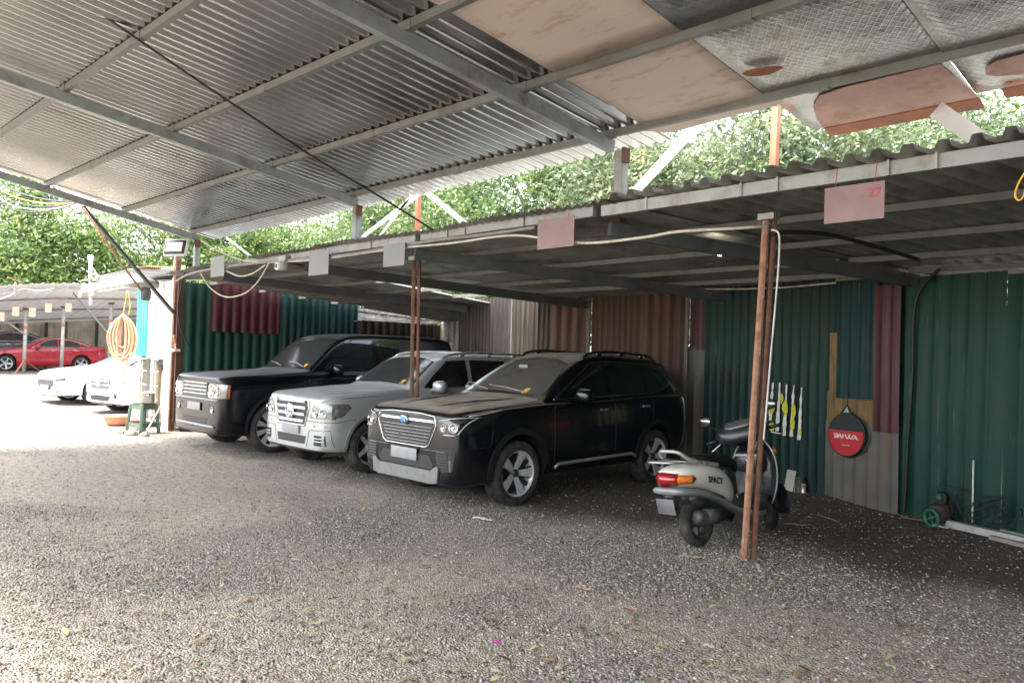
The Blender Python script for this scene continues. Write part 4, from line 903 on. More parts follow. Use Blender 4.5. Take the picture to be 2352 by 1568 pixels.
# --- large black suv by the side wall
SR = dict(lift=.10, L=4.97, paint=paint_r, Rw=.405, Rr=.31, tw=.255, style='twin10', wy=(.92, 3.80), arch=.455, tum=.17, mid=(.0, .0), belt_in=.03,
    W=[(0, .84), (.05, .90), (.14, .94), (.3, .97), (.7, .98), (4.3, .975), (4.8, .95), (4.97, .85)],
    zb=[(0, .20), (.2, .17), (4.2, .18), (4.97, .3)],
    zs=[(0, 1.04), (.08, 1.085), (.3, 1.11), (.9, 1.14), (1.5, 1.175), (4.9, 1.20), (4.97, 1.1)],
    zt=[(0, 1.085), (.05, 1.12), (.16, 1.14), (.6, 1.165), (1.2, 1.205), (1.52, 1.245), (1.66, 1.35), (2.2, 1.81), (2.42, 1.88), (3.0, 1.91), (4.5, 1.90), (4.75, 1.85), (4.86, 1.5), (4.97, 1.18)],
    drop=[(0, .015), (1.2, .03), (1.6, .06), (2.3, .05), (2.6, .04), (4.97, .03)], ys=[1.2, 1.52, 1.6, 1.7, 2.2, 2.42, 4.75, 4.86],
    side_glass=[('door_window', [(1.80, 1.235), (2.0, 1.44), (2.32, 1.77), (2.86, 1.785), (2.86, 1.235)], glassmat('seat_window', (.012, .018, .02), .06)), ('door_window', [(2.95, 1.235), (2.95, 1.79), (3.8, 1.79), (3.8, 1.235)], glass_dk), ('quarter_window', [(3.9, 1.235), (3.9, 1.79), (4.68, 1.77), (4.74, 1.235)], glass_dk)],
    screen=[(-.80, 1.255), (0, 1.275), (.80, 1.255), (.765, 1.49), (.715, 1.75), (.3, 1.79), (0, 1.80), (-.3, 1.79), (-.715, 1.75), (-.765, 1.49)], screen_m=glass_md, rear_glass=[(-.7, 1.25), (.7, 1.25), (.65, 1.7), (-.65, 1.7)],
    seams=[[(1.52, .35), (1.52, 1.1)], [(2.9, .35), (2.9, 1.18)], [(.3, .96), (.7, .985), (1.5, .985)], [(.2, .74), (.42, .74), (.44, .9)]],
    top_seams=[[(.80, .1), (.84, .9), (.84, 1.5)], [(.6, .25), (.62, 1.3)]], trims=[],
    lip=(mat('arch_dark', (.02, .022, .025), .35, .2, .1, 9), .05), mirror=(1.96, 1.25, paint_r), handles=[(2.65, 1.05), (3.6, 1.05)], handle_m=paint_r,
    wipers=[[(.62, 1.275), (.35, 1.33), (.02, 1.35)], [(-.1, 1.275), (-.4, 1.32), (-.66, 1.34)]], wiper_m=mat('wiper_grey', (.4, .4, .4), .35, .5), sticker=(.62, 1.31))
suv3, bv, W_ = make_car('suv', 'large square black suv with round lamps and many spoked wheels beside the green side wall', -12.48, 5.12, SR)
fpatch('grille', bv, suv3, [(-.47, 1.0), (.47, 1.0), (.47, .80), (-.47, .80)], mesh_m, eps=.004)
bars('grille_slat', bv, suv3, [(-.47, .47, z, z) for z in (1.0, .945, .885, .825)], mat('grille_pale', (.5, .5, .5), .35, .6), .013, .012)
q = MB()
for i in range(30):
    for z in (.97, .915, .855):
        x = -.45 + i * .031; p = shrinkpt(bv, 'front', x, z, .008)[0]; q.bar(p + Vector((-.012, 0, -.02)), p + Vector((.012, 0, .02)), .006, .006)
q.build('grille_lattice', mat('grille_pale', (.5, .5, .5), .35, .6), suv3)
for sg in (1, -1):
    f = lambda P_: [(sg * x, z) for x, z in P_]
    lamp_unit('headlight', bv, suv3, 'front', f([(.50, .79), (.49, .86), (.50, .96), (.54, 1.0), (.88, 1.0), (.93, .99), (.92, .78), (.56, .77)]), lens, [(sg * .57, .86, .058), (sg * .66, .915, .085), (sg * .80, .955, .042), (sg * .80, .845, .05)])
    lamp_unit('indicator', bv, suv3, 'side' if sg > 0 else 'off', [(.13, .78), (.155, .78), (.165, .99), (.135, .99)], mat('indicator_dull', (.5, .12, .03), .25, 0, .15, 30), [])
    lamp_unit('fog_lamp', bv, suv3, 'front', f([(.66 + .055 * math.cos(a), .59 + .065 * math.sin(a)) for a in np.linspace(0, 5.9, 16)]), blk_g, [(sg * .66, .59, .045)])
    for x, z in ((.55, .66), (.86, .58)):
        p, nn = shrinkpt(bv, 'front', sg * x, z, .003); q = MB(); q.lathe([(.012, 0), (.012, .004), (.001, .005)], Matrix.Translation(p) @ nn.to_track_quat('Z', 'Y').to_matrix().to_4x4(), 12); q.build('parking_sensor', alloy_dk, suv3)
bars('bumper_lip', bv, suv3, [(-.84, .84, .745, .745)], mat('lip_grey', (.28, .29, .3), .35, .4), .016, .004)
fpatch('lower_grille', bv, suv3, [(-.50, .45), (.50, .45), (.42, .36), (-.42, .36)], mesh_m, eps=.003)
bars('bumper_lower_edge', bv, suv3, [(-.74, .74, .325, .325)], mat('lip_grey', (.28, .29, .3), .35, .4), .02, .01)
plate(bv, suv3, 0, .62, .5, .13)
# bonnet end vents / seat seen through the side window
q = MB(); q.loft([(.62, 2.5, 1.32, .17, .13, .7), (.62, 2.56, 1.34, .19, .16, .7)], 14)
# --- white cars out in the daylight
SM = dict(L=4.66, paint=paint_w, Rw=.36, Rr=.26, tw=.235, style='five2', wy=(.88, 3.75), arch=.41, tum=.36,
    W=[(0, .68), (.05, .77), (.14, .85), (.3, .91), (.7, .945), (4.2, .94), (4.66, .78)], zb=[(0, .27), (.2, .23), (4.66, .36)],
    zs=[(0, .80), (.1, .88), (.3, .95), (.9, 1.01), (1.5, 1.04), (4.0, 1.1), (4.66, 1.0)],
    zt=[(0, .88), (.05, .95), (.16, 1.01), (.5, 1.07), (1.0, 1.11), (1.38, 1.13), (1.55, 1.24), (2.25, 1.57), (2.5, 1.61), (3.6, 1.6), (4.1, 1.54), (4.4, 1.3), (4.66, 1.05)], drop=[(0, .03), (1.2, .05), (1.6, .1), (2.6, .05), (4.66, .04)], ys=[1.2, 1.38, 1.6, 2.25, 4.1],
    side_glass=[('door_window', [(1.7, 1.1), (2.0, 1.3), (2.38, 1.48), (2.6, 1.5), (2.6, 1.12)], glass_dk), ('door_window', [(2.7, 1.12), (2.7, 1.5), (3.6, 1.45), (3.7, 1.14)], glass_dk)],
    screen=[(-.70, 1.14), (0, 1.17), (.70, 1.14), (.60, 1.40), (.53, 1.49), (0, 1.55), (-.53, 1.49), (-.60, 1.40)], screen_m=mat('windscreen_green', (.1, .25, .2), .1, 0, .1, 5, coat=1),
    seams=[[(.2, .6), (.5, .62)], [(1.45, .3), (1.45, 1.0)]], mirror=(1.85, 1.13, paint_w))
suvw, bv, W_ = make_car('suv', 'white suv with a star badge partly hidden behind the white hut', -19.45, 5.75, SM, R(9))
fpatch('grille', bv, suvw, [(-.46, .86), (.46, .86), (.50, .77), (.38, .60), (-.38, .60), (-.50, .77)], mat('grille_grey', (.16, .16, .18), .4, .4), eps=.004)
bars('grille_slat', bv, suvw, [(-.44, .44, z, z) for z in (.79, .70)], chrome, .022, .014)
p, nn = shrinkpt(bv, 'front', 0, .745, .045); q = MB(); star(q, (0, p.y, .745), .10, MF); q.build('star_badge', chrome, suvw)
for sg in (1, -1):
    f = lambda P_: [(sg * x, z) for x, z in P_]
    lamp_unit('headlight', bv, suvw, 'front', f([(.53, .76), (.60, .69), (.80, .70), (.86, .82), (.70, .86), (.56, .85)]), mat('lamp_pale', (.35, .36, .38), .2, .4, .5, 22), [(sg * .68, .77, .04)])
    fpatch('bumper_vent', bv, suvw, f([(.60, .52), (.74, .50), (.72, .40), (.66, .40)]), blk, eps=.004)
fpatch('lower_grille', bv, suvw, [(-.5, .45), (.5, .45), (.4, .33), (-.4, .33)], blk, eps=.004)
fpatch('bumper_guard', bv, suvw, [(-.55, .32), (.55, .32), (.5, .26), (-.5, .26)], alloy, eps=.01)
plate(bv, suvw, 0, .52, .47, .12)
SZ = dict(SM); SZ.update(L=4.45, zs=[(0, .64), (.1, .72), (.3, .80), (.9, .88), (1.5, .93), (4.0, 1.0), (4.45, .9)], Rw=.33, wy=(.9, 3.6), arch=.37,
    zt=[(0, .72), (.05, .78), (.16, .84), (.5, .90), (1.0, .95), (1.38, .98), (1.55, 1.08), (2.25, 1.38), (2.5, 1.42), (3.4, 1.41), (4.0, 1.25), (4.45, .95)], W=[(0, .60), (.05, .70), (.14, .79), (.3, .86), (.7, .895), (4.0, .89), (4.45, .76)], zb=[(0, .2), (4.45, .28)],
    side_glass=[('door_window', [(1.7, 1.0), (2.0, 1.15), (2.38, 1.3), (2.6, 1.32), (2.6, 1.02)], glass_dk)], screen=[(-.65, 1.0), (0, 1.03), (.65, 1.0), (.5, 1.3), (-.5, 1.3)], mirror=(1.85, 1.0, paint_w))
hatw, bv, W_ = make_car('hatchback', 'white hatchback with a dark honeycomb grille, left of the white suv', -22.3, 5.3, SZ, R(9))
fpatch('grille', bv, hatw, [(-.44, .62), (.44, .62), (.46, .50), (.30, .36), (-.30, .36), (-.46, .50)], mat('grille_dark', (.06, .06, .07), .4, .3), eps=.004)
q = MB()
for i in range(16):
    for j in range(5):
        x = -.38 + i * .05 + (j % 2) * .025; z = .40 + j * .045
        if abs(x) < .42 - (.5 - z) * .9:
            p = shrinkpt(bv, 'front', x, z, .008)[0]; q.box(p, (.012, .006, .012))
q.build('grille_studs', chrome, hatw)
for sg in (1, -1):
    lamp_unit('headlight', bv, hatw, 'front', [(sg * .50, .63), (sg * .76, .68), (sg * .78, .62), (sg * .60, .58)], lens_dk, [])
    bars('bumper_line', bv, hatw, [(sg * .45, sg * .7, .3, .34)], blk, .014, .002)
plate(bv, hatw, 0, .42, .47, .12)
# --- red saloon and grey car in the far shed
SK = dict(L=4.64, paint=paint_red, Rw=.33, Rr=.24, tw=.22, style='five2', wy=(.9, 3.6), arch=.37, tum=.42,
    W=[(0, .62), (.05, .72), (.14, .8), (.3, .87), (.7, .895), (4.1, .89), (4.5, .82), (4.64, .72)], zb=[(0, .2), (.2, .17), (4.64, .28)],
    zs=[(0, .62), (.1, .70), (.3, .77), (.9, .86), (1.5, .92), (3.6, .98), (4.5, .99), (4.64, .9)],
    zt=[(0, .68), (.05, .74), (.16, .80), (.5, .87), (1.0, .93), (1.45, .98), (1.65, 1.08), (2.3, 1.37), (2.6, 1.43), (3.1, 1.42), (3.6, 1.30), (4.1, 1.10), (4.4, 1.07), (4.6, 1.06), (4.64, 1.0)], drop=[(0, .03), (1.2, .04), (1.6, .08), (2.6, .05), (4.64, .03)], ys=[1.2, 1.45, 1.65, 2.3, 3.6, 4.1],
    side_glass=[('door_window', [(1.85, .99), (2.1, 1.13), (2.4, 1.28), (2.72, 1.335), (2.72, 1.0)], glass_dk), ('door_window', [(2.78, 1.0), (2.78, 1.335), (3.3, 1.27), (3.55, 1.18), (3.55, 1.02)], glass_dk), ('quarter_window', [(3.6, 1.02), (3.6, 1.16), (3.85, 1.06), (3.8, 1.03)], glass_dk)],
    screen=[(-.62, 1.0), (0, 1.03), (.62, 1.0), (.5, 1.3), (0, 1.36), (-.5, 1.3)], screen_m=glass_md, seams=[[(1.5, .25), (1.5, .9)], [(2.75, .25), (2.75, .98)], [(3.5, .98), (3.35, .6), (3.3, .25)]],
    trims=[([(1.8, .975), (2.4, 1.295), (2.75, 1.35), (3.3, 1.29), (3.9, 1.06), (3.8, 1.015), (1.8, .975)], .012, chrome, 'window_trim')], mirror=(1.95, 1.0, paint_red), handles=[(2.55, .86), (3.4, .88)], handle_m=chrome)
redc, bv, W_ = make_car('saloon_car', 'red saloon seen side on under the far open shed', -36.4, 6.15, SK)
redc.location.z = .5
for sg in (1, -1): lamp_unit('tail_light', bv, redc, 'side' if sg > 0 else 'off', [(4.25, .86), (4.5, .9), (4.58, .98), (4.35, .97)], lens_rd, [])
SK2 = dict(SK); SK2.update(paint=paint_d, mirror=(1.95, 1.0, paint_d)); greyc, bv, W_ = make_car('saloon_car', 'dark grey car behind the red saloon at the left edge, only its roof showing', -38.6, 5.0, SK2); greyc.location.z = .72
block_wall = empty('light_block_wall', 'added corrugated wall out of view on the right, blocking light', 'wall')  # added out of view to keep light off the right side
wall_sheet('green_panel', (2.5, 8.1), (2.5, .2), 0, 3.9, .18, .016, 'rib', green_b, block_wall)  # sheet of the added light-blocking wall, out of view

# ---------------------------------------------------------------- scooter
SCX, SCY = -3.70, 6.12
sc = empty('scooter', 'white and dark grey motor scooter parked behind the rusty post', 'scooter', (SCX, SCY, 0.0), R(-4))
sc.rotation_euler = (0, R(-5), R(-4))
cream = mat('scooter_cream', (.8, .78, .7), .32, 0, .05, 8, coat=.5, dust_sheen=(.7, .67, .6), dust_sheen_amt=.4)
sgrey = mat('scooter_grey', (.26, .265, .265), .42, .2, .1, 8)
sdark = mat('scooter_dark', (.022, .023, .025), .38, 0, .15, 8, coat=.25)
seatm = mat('seat_black', (.01, .01, .01), .6, 0, .2, 8)
engm = mat('engine_metal', (.09, .088, .085), .5, .5, .3, 14, dirt=(.06, .05, .04), dirtamt=.5)
def swheel(y, rz, par):
    M = Matrix.Translation((0, y, .225)) @ Matrix.Rotation(rz, 4, 'Z') @ Matrix.Rotation(R(90), 4, 'Y')
    w = MB(); w.lathe([(.13, -.035), (.12, 0), (.13, .035), (.137, .035), (.14, 0), (.137, -.035)], M, 36, closed=True); w.lathe([(.001, .03), (.05, .028), (.055, -.028), (.001, -.03)], M, 20)
    for k in range(5): a = k * 1.2566; w.bar(M @ Vector((.03 * math.cos(a), .03 * math.sin(a), 0)), M @ Vector((.13 * math.cos(a), .13 * math.sin(a), 0)), .03, .03)
    wo = w.build('wheel', engm, par); t = MB()
    t.lathe([(.135, -.035), (.16, -.05), (.195, -.05), (.217, -.034), (.225, -.012), (.225, .012), (.217, .034), (.195, .05), (.16, .05), (.135, .035)], M, 44)
    for k in range(22):
        a = 2 * math.pi * k / 22
        t.tube([M @ Vector(((.2255 - abs(z) * .35) * math.cos(a + z * 5 * (1 if k % 2 else -1)), (.2255 - abs(z) * .35) * math.sin(a + z * 5 * (1 if k % 2 else -1)), z)) for z in (-.034, -.015, .015, .034)], .0035, 4, False)
    t.build('tyre', rubber, wo); return wo
swheel(0, 0, sc)
stw = swheel(1.25, R(22), sc)
# tail body: pointed rear, widening under the seat
q = MB(); q.loft([(0, -.44, .635, .07, .055, .9), (0, -.38, .645, .15, .085, .8), (0, -.25, .65, .185, .105, .75), (0, -.05, .64, .185, .125, .7), (0, .15, .60, .17, .145, .7), (0, .32, .53, .15, .15, .7), (0, .46, .45, .11, .13, .8), (0, .52, .41, .06, .07, .9)], 22)
bo = q.build('tail_body', cream, sc, 1)
q = MB(); q.loft([(0, -.455, .535, .12, .03, .8), (0, -.40, .53, .19, .04, .7), (0, -.2, .515, .215, .042, .7), (0, .0, .47, .21, .04, .7), (0, .25, .38, .19, .035, .7), (0, .45, .28, .19, .035, .6), (0, .75, .22, .2, .035, .5), (0, 1.0, .24, .17, .05, .6)], 20); q.build('side_skirt', sgrey, sc, 1)
q = MB(); q.loft([(0, -.2, .45, .14, .08, .6), (0, .15, .40, .13, .12, .6), (0, .4, .36, .12, .1, .6)], 16); q.build('under_body', sdark, sc, 1)
# tail lamp
def wrapband(z0, z1, x0, x1, m, nm, off=.012):
    secs = []; q = MB(); vs = []; K = 14
    for k in range(K + 1):
        x = x0 + (x1 - x0) * k / K; t = abs(x) / .19; y = -.455 + .17 * t ** 2.2 - off
        vs += [(x, y, z0 + .012 * t), (x, y - .008, (z0 + z1) / 2), (x, y + .01, z1 - .02 * t), (x, y + .06, (z0 + z1) / 2)]
    fs = [(4 * i + a, 4 * i + (a + 1) % 4, 4 * i + 4 + (a + 1) % 4, 4 * i + 4 + a) for i in range(K) for a in range(4)] + [(0, 3, 2, 1), (4 * K, 4 * K + 1, 4 * K + 2, 4 * K + 3)]
    return q.add(vs, fs, True).build(nm, m, sc)
tl = wrapband(.575, .70, -.125, .115, lens_rd, 'tail_light')
for sg in (1, -1):
    o = wrapband(.585, .69, sg * .117, sg * .19, lens_or, 'indicator')
# seat and rack
q = MB(); q.loft([(0, -.12, .785, .09, .03, .7), (0, -.02, .79, .13, .045, .7), (0, .2, .775, .14, .045, .7), (0, .42, .755, .12, .05, .7), (0, .56, .70, .09, .06, .7), (0, .60, .64, .07, .05, .7)], 18); q.build('seat', seatm, sc, 1)
q = MB(); q.loft([(0, .35, .60, .10, .14, .7), (0, .50, .54, .095, .16, .7), (0, .58, .48, .08, .14, .7)], 16); q.build('seat_base', sdark, sc, 1)
rackm = mat('rack_silver', (.5, .5, .48), .3, .5)
rk = MB(); rk.tube(spline([(.17, .12, .735), (.165, -.08, .765), (.15, -.26, .80), (.10, -.36, .865), (0, -.38, .875), (-.10, -.36, .865), (-.15, -.26, .80), (-.165, -.08, .765), (-.17, .12, .735)], 5), .017, 8); rko = rk.build('grab_rail', rackm, sc)
rk = MB(); rk.tube(spline([(.14, -.12, .765), (.15, -.35, .78), (.12, -.50, .785), (0, -.52, .785), (-.12, -.50, .785), (-.15, -.35, .78), (-.14, -.12, .765)], 4), .009, 6)
for x in (-.07, 0, .07): rk.tube([(x, -.14, .77), (x, -.515, .785)], .006, 6)
for y in (-.25, -.38): rk.tube([(-.14, y, .779), (.14, y, .779)], .006, 6)
rk.build('luggage_rack', rackm, sc)
# plate, mudguard, engine, silencer
q = MB(); q.loft([(0, -.40, .5, .06, .05, .6), (0, -.36, .42, .06, .05, .6), (0, -.32, .36, .055, .04, .6)], 12); q.build('rear_mudguard', sdark, sc)
q = MB(); q.box((0, -.44, .40), (.19, .008, .14), Matrix.Rotation(R(14), 3, 'X'), 0, .003); q.build('number_plate', mat('plate_worn', (.16, .16, .16), .5), sc)
q = MB(); q.loft([(.0, -.12, .26, .07, .07, .7), (-.06, .1, .28, .12, .1, .6), (-.03, .35, .30, .11, .11, .6), (0, .5, .28, .08, .08, .7)], 14); q.build('engine', engm, sc)
q = MB(); q.loft([(.15, -.22, .29, .03, .03, 1), (.15, -.2, .29, .058, .062, 1), (.15, .08, .27, .062, .066, 1), (.15, .2, .26, .04, .04, 1)], 18); q.tube([(.15, .18, .26), (.12, .35, .2), (.04, .5, .2)], .017, 8); mu = q.build('silencer', engm, sc)
q = MB(); q.loft([(.175, -.1, .3, .05, .06, .8), (.178, .1, .29, .055, .06, .8)], 14); q.build('heat_shield', steel_dk, mu)
q = MB(); q.tube([(-.13, .05, .25), (-.13, -.02, .42)], .025, 10); q.tube([(-.13, .0, .24), (-.13, -.03, .45)], .012, 6); q.build('shock_absorber', chrome, sc)
# floor board, leg shield, glove box, front apron
q = MB(); q.loft([(0, .50, .29, .15, .03, .5), (0, .7, .27, .19, .03, .5), (0, .9, .28, .19, .035, .5), (0, .98, .34, .17, .05, .5)], 16); q.build('floor_board', sdark, sc)
q = MB(); vs = []; K = 8; prof = [(.30, .98, .18), (.42, .97, .235), (.56, .985, .25), (.70, .99, .24), (.82, 1.0, .19), (.90, 1.01, .11)]
for z, y, w in prof:
    for k in range(K + 1):
        t = k / K * 2 - 1; vs.append((t * w, y + .13 * (1 - t * t) * .9 + .0, z))
fs = [(i * (K + 1) + k, i * (K + 1) + k + 1, (i + 1) * (K + 1) + k + 1, (i + 1) * (K + 1) + k) for i in range(len(prof) - 1) for k in range(K)]
o = q.add(vs, fs, True).build('leg_shield', sdark, sc, 0); md = o.modifiers.new('t', 'SOLIDIFY'); md.thickness = .02
md = o.modifiers.new('s', 'SUBSURF'); md.levels = md.render_levels = 1
for sg in (1, -1): MB().tube(spline([(sg * .18, .98, .30), (sg * .235, .97, .42), (sg * .25, .985, .56), (sg * .24, .99, .70), (sg * .19, 1.0, .82), (sg * .11, 1.01, .90)], 5), .009, 6).build('leg_shield_edge', sgrey, sc)
q = MB(); q.loft([(0, .84, .70, .14, .08, .5), (0, .90, .70, .16, .11, .5), (0, 1.02, .70, .17, .13, .5)], 16); gbx = q.build('glove_box', sdark, sc, 1)
q = MB(); q.box((0, .85, .765), (.26, .03, .03), None, 0, .01); q.build('glove_box_rim', sgrey, gbx)
q = MB(); q.lathe([(.014, 0), (.014, .012), (.001, .013)], Matrix.Translation((.02, .833, .72)) @ MF, 14); q.build('key_lock', chrome, gbx)
q = MB(); q.loft([(0, 1.02, .56, .19, .30, .7), (0, 1.12, .56, .15, .28, .8), (0, 1.19, .54, .08, .2, .9)], 18); q.build('front_cover', mat('scooter_front', (.03, .032, .035), .3, 0, .1, 8, coat=.6), sc, 1)
q = MB()
vs = []
for j in range(9):
    a = R(-20 + 25 * j)
    for x in (-.07, -.03, .03, .07): vs.append((x, 1.25 + .25 * math.cos(a), .225 + (.25 + (.015 if abs(x) < .05 else 0)) * math.sin(a)))
fs = [(4 * j + k, 4 * j + k + 1, 4 * j + 5 + k, 4 * j + 4 + k) for j in range(8) for k in range(3)]
o = q.add(vs, fs, True).build('front_mudguard', sdark, sc); md = o.modifiers.new('t', 'SOLIDIFY'); md.thickness = .006
q = MB(); [q.tube([(sg * .075, 1.25, .225), (sg * .07, 1.16, .5)], .018, 8) for sg in (1, -1)]; q.tube([(0, 1.14, .5), (0, 1.02, .9)], .03, 10); q.build('fork', steel_dk, sc)
# head set turned to the left
HM = Matrix.Translation((-.08, .96, .97)) @ Matrix.Rotation(R(-16), 4, 'Y') @ Matrix.Rotation(R(24), 4, 'Z')
def hp(x, y, z): return HM @ Vector((x, y, z))
q = MB(); q.loft([(0, -.20, -.03, .07, .03, .9), (0, -.17, -.01, .22, .08, .75), (0, -.05, .02, .28, .125, .75), (0, .07, .03, .25, .14, .8), (0, .17, .03, .15, .11, .9), (0, .21, .02, .05, .04, 1)], 22)
q.v = [tuple(HM @ Vector(v)) for v in q.v]; hs = q.build('handlebar_cover', sdark, sc, 1)
q = MB(); q.loft([(0, -.185, .05, .13, .02, .8), (0, -.13, .095, .17, .03, .8), (0, -.03, .14, .15, .02, .8)], 18); q.v = [tuple(HM @ Vector(v)) for v in q.v]; q.build('dashboard', mat('dash_grey', (.1, .1, .105), .25, .2, .1, 8, coat=.6), hs, 1)
q = MB(); q.box(hp(.1, -.155, -.03), (.05, .006, .03), HM.to_3x3(), 0, .003); q.build('dash_label', plate_m, hs)
q = MB(); q.tube(spline([hp(0, -.02, -.02), hp(.10, 0, -.12), hp(.04, .02, -.2)], 4), .05, 10); q.build('steering_neck', sdark, sc)
for sg in (1, -1):
    g_ = MB(); g_.tube([hp(sg * .18, -.02, .0), hp(sg * .25, -.05, -.005)], .014, 8); g_.tube([hp(sg * .24, -.045, -.005), hp(sg * .35, -.09, -.015)], .019, 10); g_.lathe([(.001, 0), (.022, .002), (.022, .012), (.001, .014)], Matrix.Translation(hp(sg * .355, -.092, -.015)) @ Matrix.Rotation(R(90), 4, 'Y'), 12); g_.build('handle_grip', blk, sc)
    g_ = MB(); g_.tube(spline([hp(sg * .22, .0, -.02), hp(sg * .26, -.02, -.05), hp(sg * .36, -.02, -.10)], 4), .006, 6); g_.build('brake_lever', chrome, sc)
    g_ = MB(); g_.tube(spline([hp(sg * .20, .0, .02), hp(sg * .24, -.02, .10), hp(sg * .31, -.04, .17)], 5), .006, 6)
    g_.loft([(0, -.012, 0, .045, .03, .9), (0, 0, 0, .062, .045, .85), (0, .02, 0, .05, .035, .9)][0:0] or [(hp(sg * .33, -.06, .21).x, hp(sg * .33, -.06, .21).y - .012, hp(sg * .33, -.06, .21).z, .078, .053, .85), (hp(sg * .33, -.06, .21).x, hp(sg * .33, -.06, .21).y + .02, hp(sg * .33, -.06, .21).z, .06, .04, .9)], 18)
    mo = g_.build('mirror', blk, sc); c_ = hp(sg * .33, -.06, .21); q = MB(); q.loft([(c_.x, c_.y - .0125, c_.z, .07, .047, .85), (c_.x, c_.y - .0145, c_.z, .069, .046, .85)], 18); q.build('mirror_glass', mat('mirror_dim', (.25, .26, .26), .12, .9), mo)
    g_ = MB(); g_.loft([(sg * .13, 1.15, .78, .03, .02, .9), (sg * .14, 1.09, .80, .05, .035, .9)], 12); g_.build('front_indicator', lens_or, sc)
q = MB(); q.loft([(0, 1.13, .99, .09, .05, .9), (0, 1.19, .98, .06, .035, .9)], 14); q.build('headlight', lens, sc)
t_ = text_mesh('model_lettering', 'SPACY', .08, blk, sc, .0012, .25, 'CENTER', 1.0, .002)
t_.matrix_parent_inverse = Matrix(); t_.location = (.199, .03, .60); t_.rotation_euler = (R(90 - 22), R(6), R(90 + 3)); t_.rotation_euler = (R(74), R(9), R(92))
q = MB(); q.bar((-.09, .3, .22), (-.2, .25, .01), .02, .02); q.bar((.06, .25, .22), (.12, .28, .03), .02, .02); q.build('side_stand', steel_dk, sc)

# ---------------------------------------------------------------- things on and by the green wall
bagc = wallpt(1946, 998, .09); bw_dir = Vector((1, -.21, 0)).normalized(); bn = Vector((-.21, -1, 0)).normalized()
BM = Matrix((bw_dir, Vector((0, 0, 1)), bn)).transposed().to_4x4(); BM.translation = bagc   # local x along the wall, y up, z towards the yard
bag = empty('round_net_bag', 'round red and black zipped net bag hanging on the grey patch of the green wall', 'bag', bagc)
def bl(q): q.v = [tuple(BM @ Vector(v) - bagc) for v in q.v]; return q
rb = .245
def disc(zb, lo, hi, rr=rb, th=.03):
    q = MB(); pts = []
    N_ = 40
    for k in range(N_):
        a = 2 * math.pi * k / N_; pts.append((rr * .93 * math.cos(a), rr * 1.02 * math.sin(a)))
    pts = [(x, max(lo, min(hi, y))) for x, y in pts]; out = []
    for p_ in pts:
        if not out or (abs(p_[0] - out[-1][0]) + abs(p_[1] - out[-1][1])) > 1e-4: out.append(p_)
    # keep the chord clean
    fin = []
    for x, y in out:
        if abs(y - hi) < 1e-6 and hi < rr * 1.02: x = math.copysign(min(abs(x), rr * .93), x)
        fin.append((x, y))
    q.prism(fin, zb, zb + th); return bl(q)
chord = .05
def cap_poly(lo, hi, rr):
    N_ = 60; P_ = []
    for k in range(N_):
        a = 2 * math.pi * k / N_; x, y = rr * .93 * math.cos(a), rr * 1.02 * math.sin(a)
        if lo <= y <= hi: P_.append((a, x, y))
    extra = []
    for c_ in (lo, hi):
        if abs(c_) < rr * 1.02:
            xx = rr * .93 * math.sqrt(1 - (c_ / (rr * 1.02)) ** 2); extra += [(math.atan2(c_ / 1.02, xx / .93) % (2 * math.pi), xx, c_), (math.atan2(c_ / 1.02, -xx / .93) % (2 * math.pi), -xx, c_)]
    P_ = sorted(P_ + extra); return [(x, y) for a, x, y in P_]
bagred = mat('bag_red', (.42, .012, .02), .4, 0, .12, 8, coat=.3)
bl(MB().prism(cap_poly(-1, chord, rb), 0, .035)).build('red_panel', bagred, bag)
bl(MB().prism(cap_poly(chord, 1, rb), 0, .033)).build('black_panel', mat('bag_black', (.018, .019, .02), .75, 0, .2, 30), bag)
q = MB(); q.tube([(rb * .95 * math.cos(a), rb * 1.03 * math.sin(a), .012) for a in np.linspace(0, 2 * math.pi, 41)], .016, 8, False); bl(q).build('rim_piping', blk, bag)
q = MB(); q.tube([(rb * 1.0 * math.cos(a) + .02, rb * 1.0 * math.sin(a) - .005, -.03) for a in np.linspace(0, 2 * math.pi, 41)], .01, 8, False); bl(q).build('frame_ring', steel_dk, bag)
q = MB(); q.tube([(-.09, .23, .02), (0, .36, .01), (.08, .24, .02)], .009, 6); q.tube([(0, .36, .01), (.005, .52, 0)], .004, 6); bl(q).build('hanging_strap', blk, bag)
q = MB(); q.prism([(-.05, .262), (0, .335), (.025, .262)], .01, .014); bl(q).build('pale_tag', mat('tag_teal', (.2, .42, .42), .6), bag)
# lettering: built from slanted strokes so that it follows the mark on the bag
tw = mat('white_print', (.7, .68, .66), .5, 0, .05, 8)
q = MB()
def para(x0, y0, x1, y1, w):  # slanted stroke between two heights
    q.prism([(x0 - w / 2, y0), (x0 + w / 2, y0), (x1 + w / 2, y1), (x1 - w / 2, y1)], .0355, .038)
h_, y_ = .052, -.045
def Y(t): return y_ + h_ * t
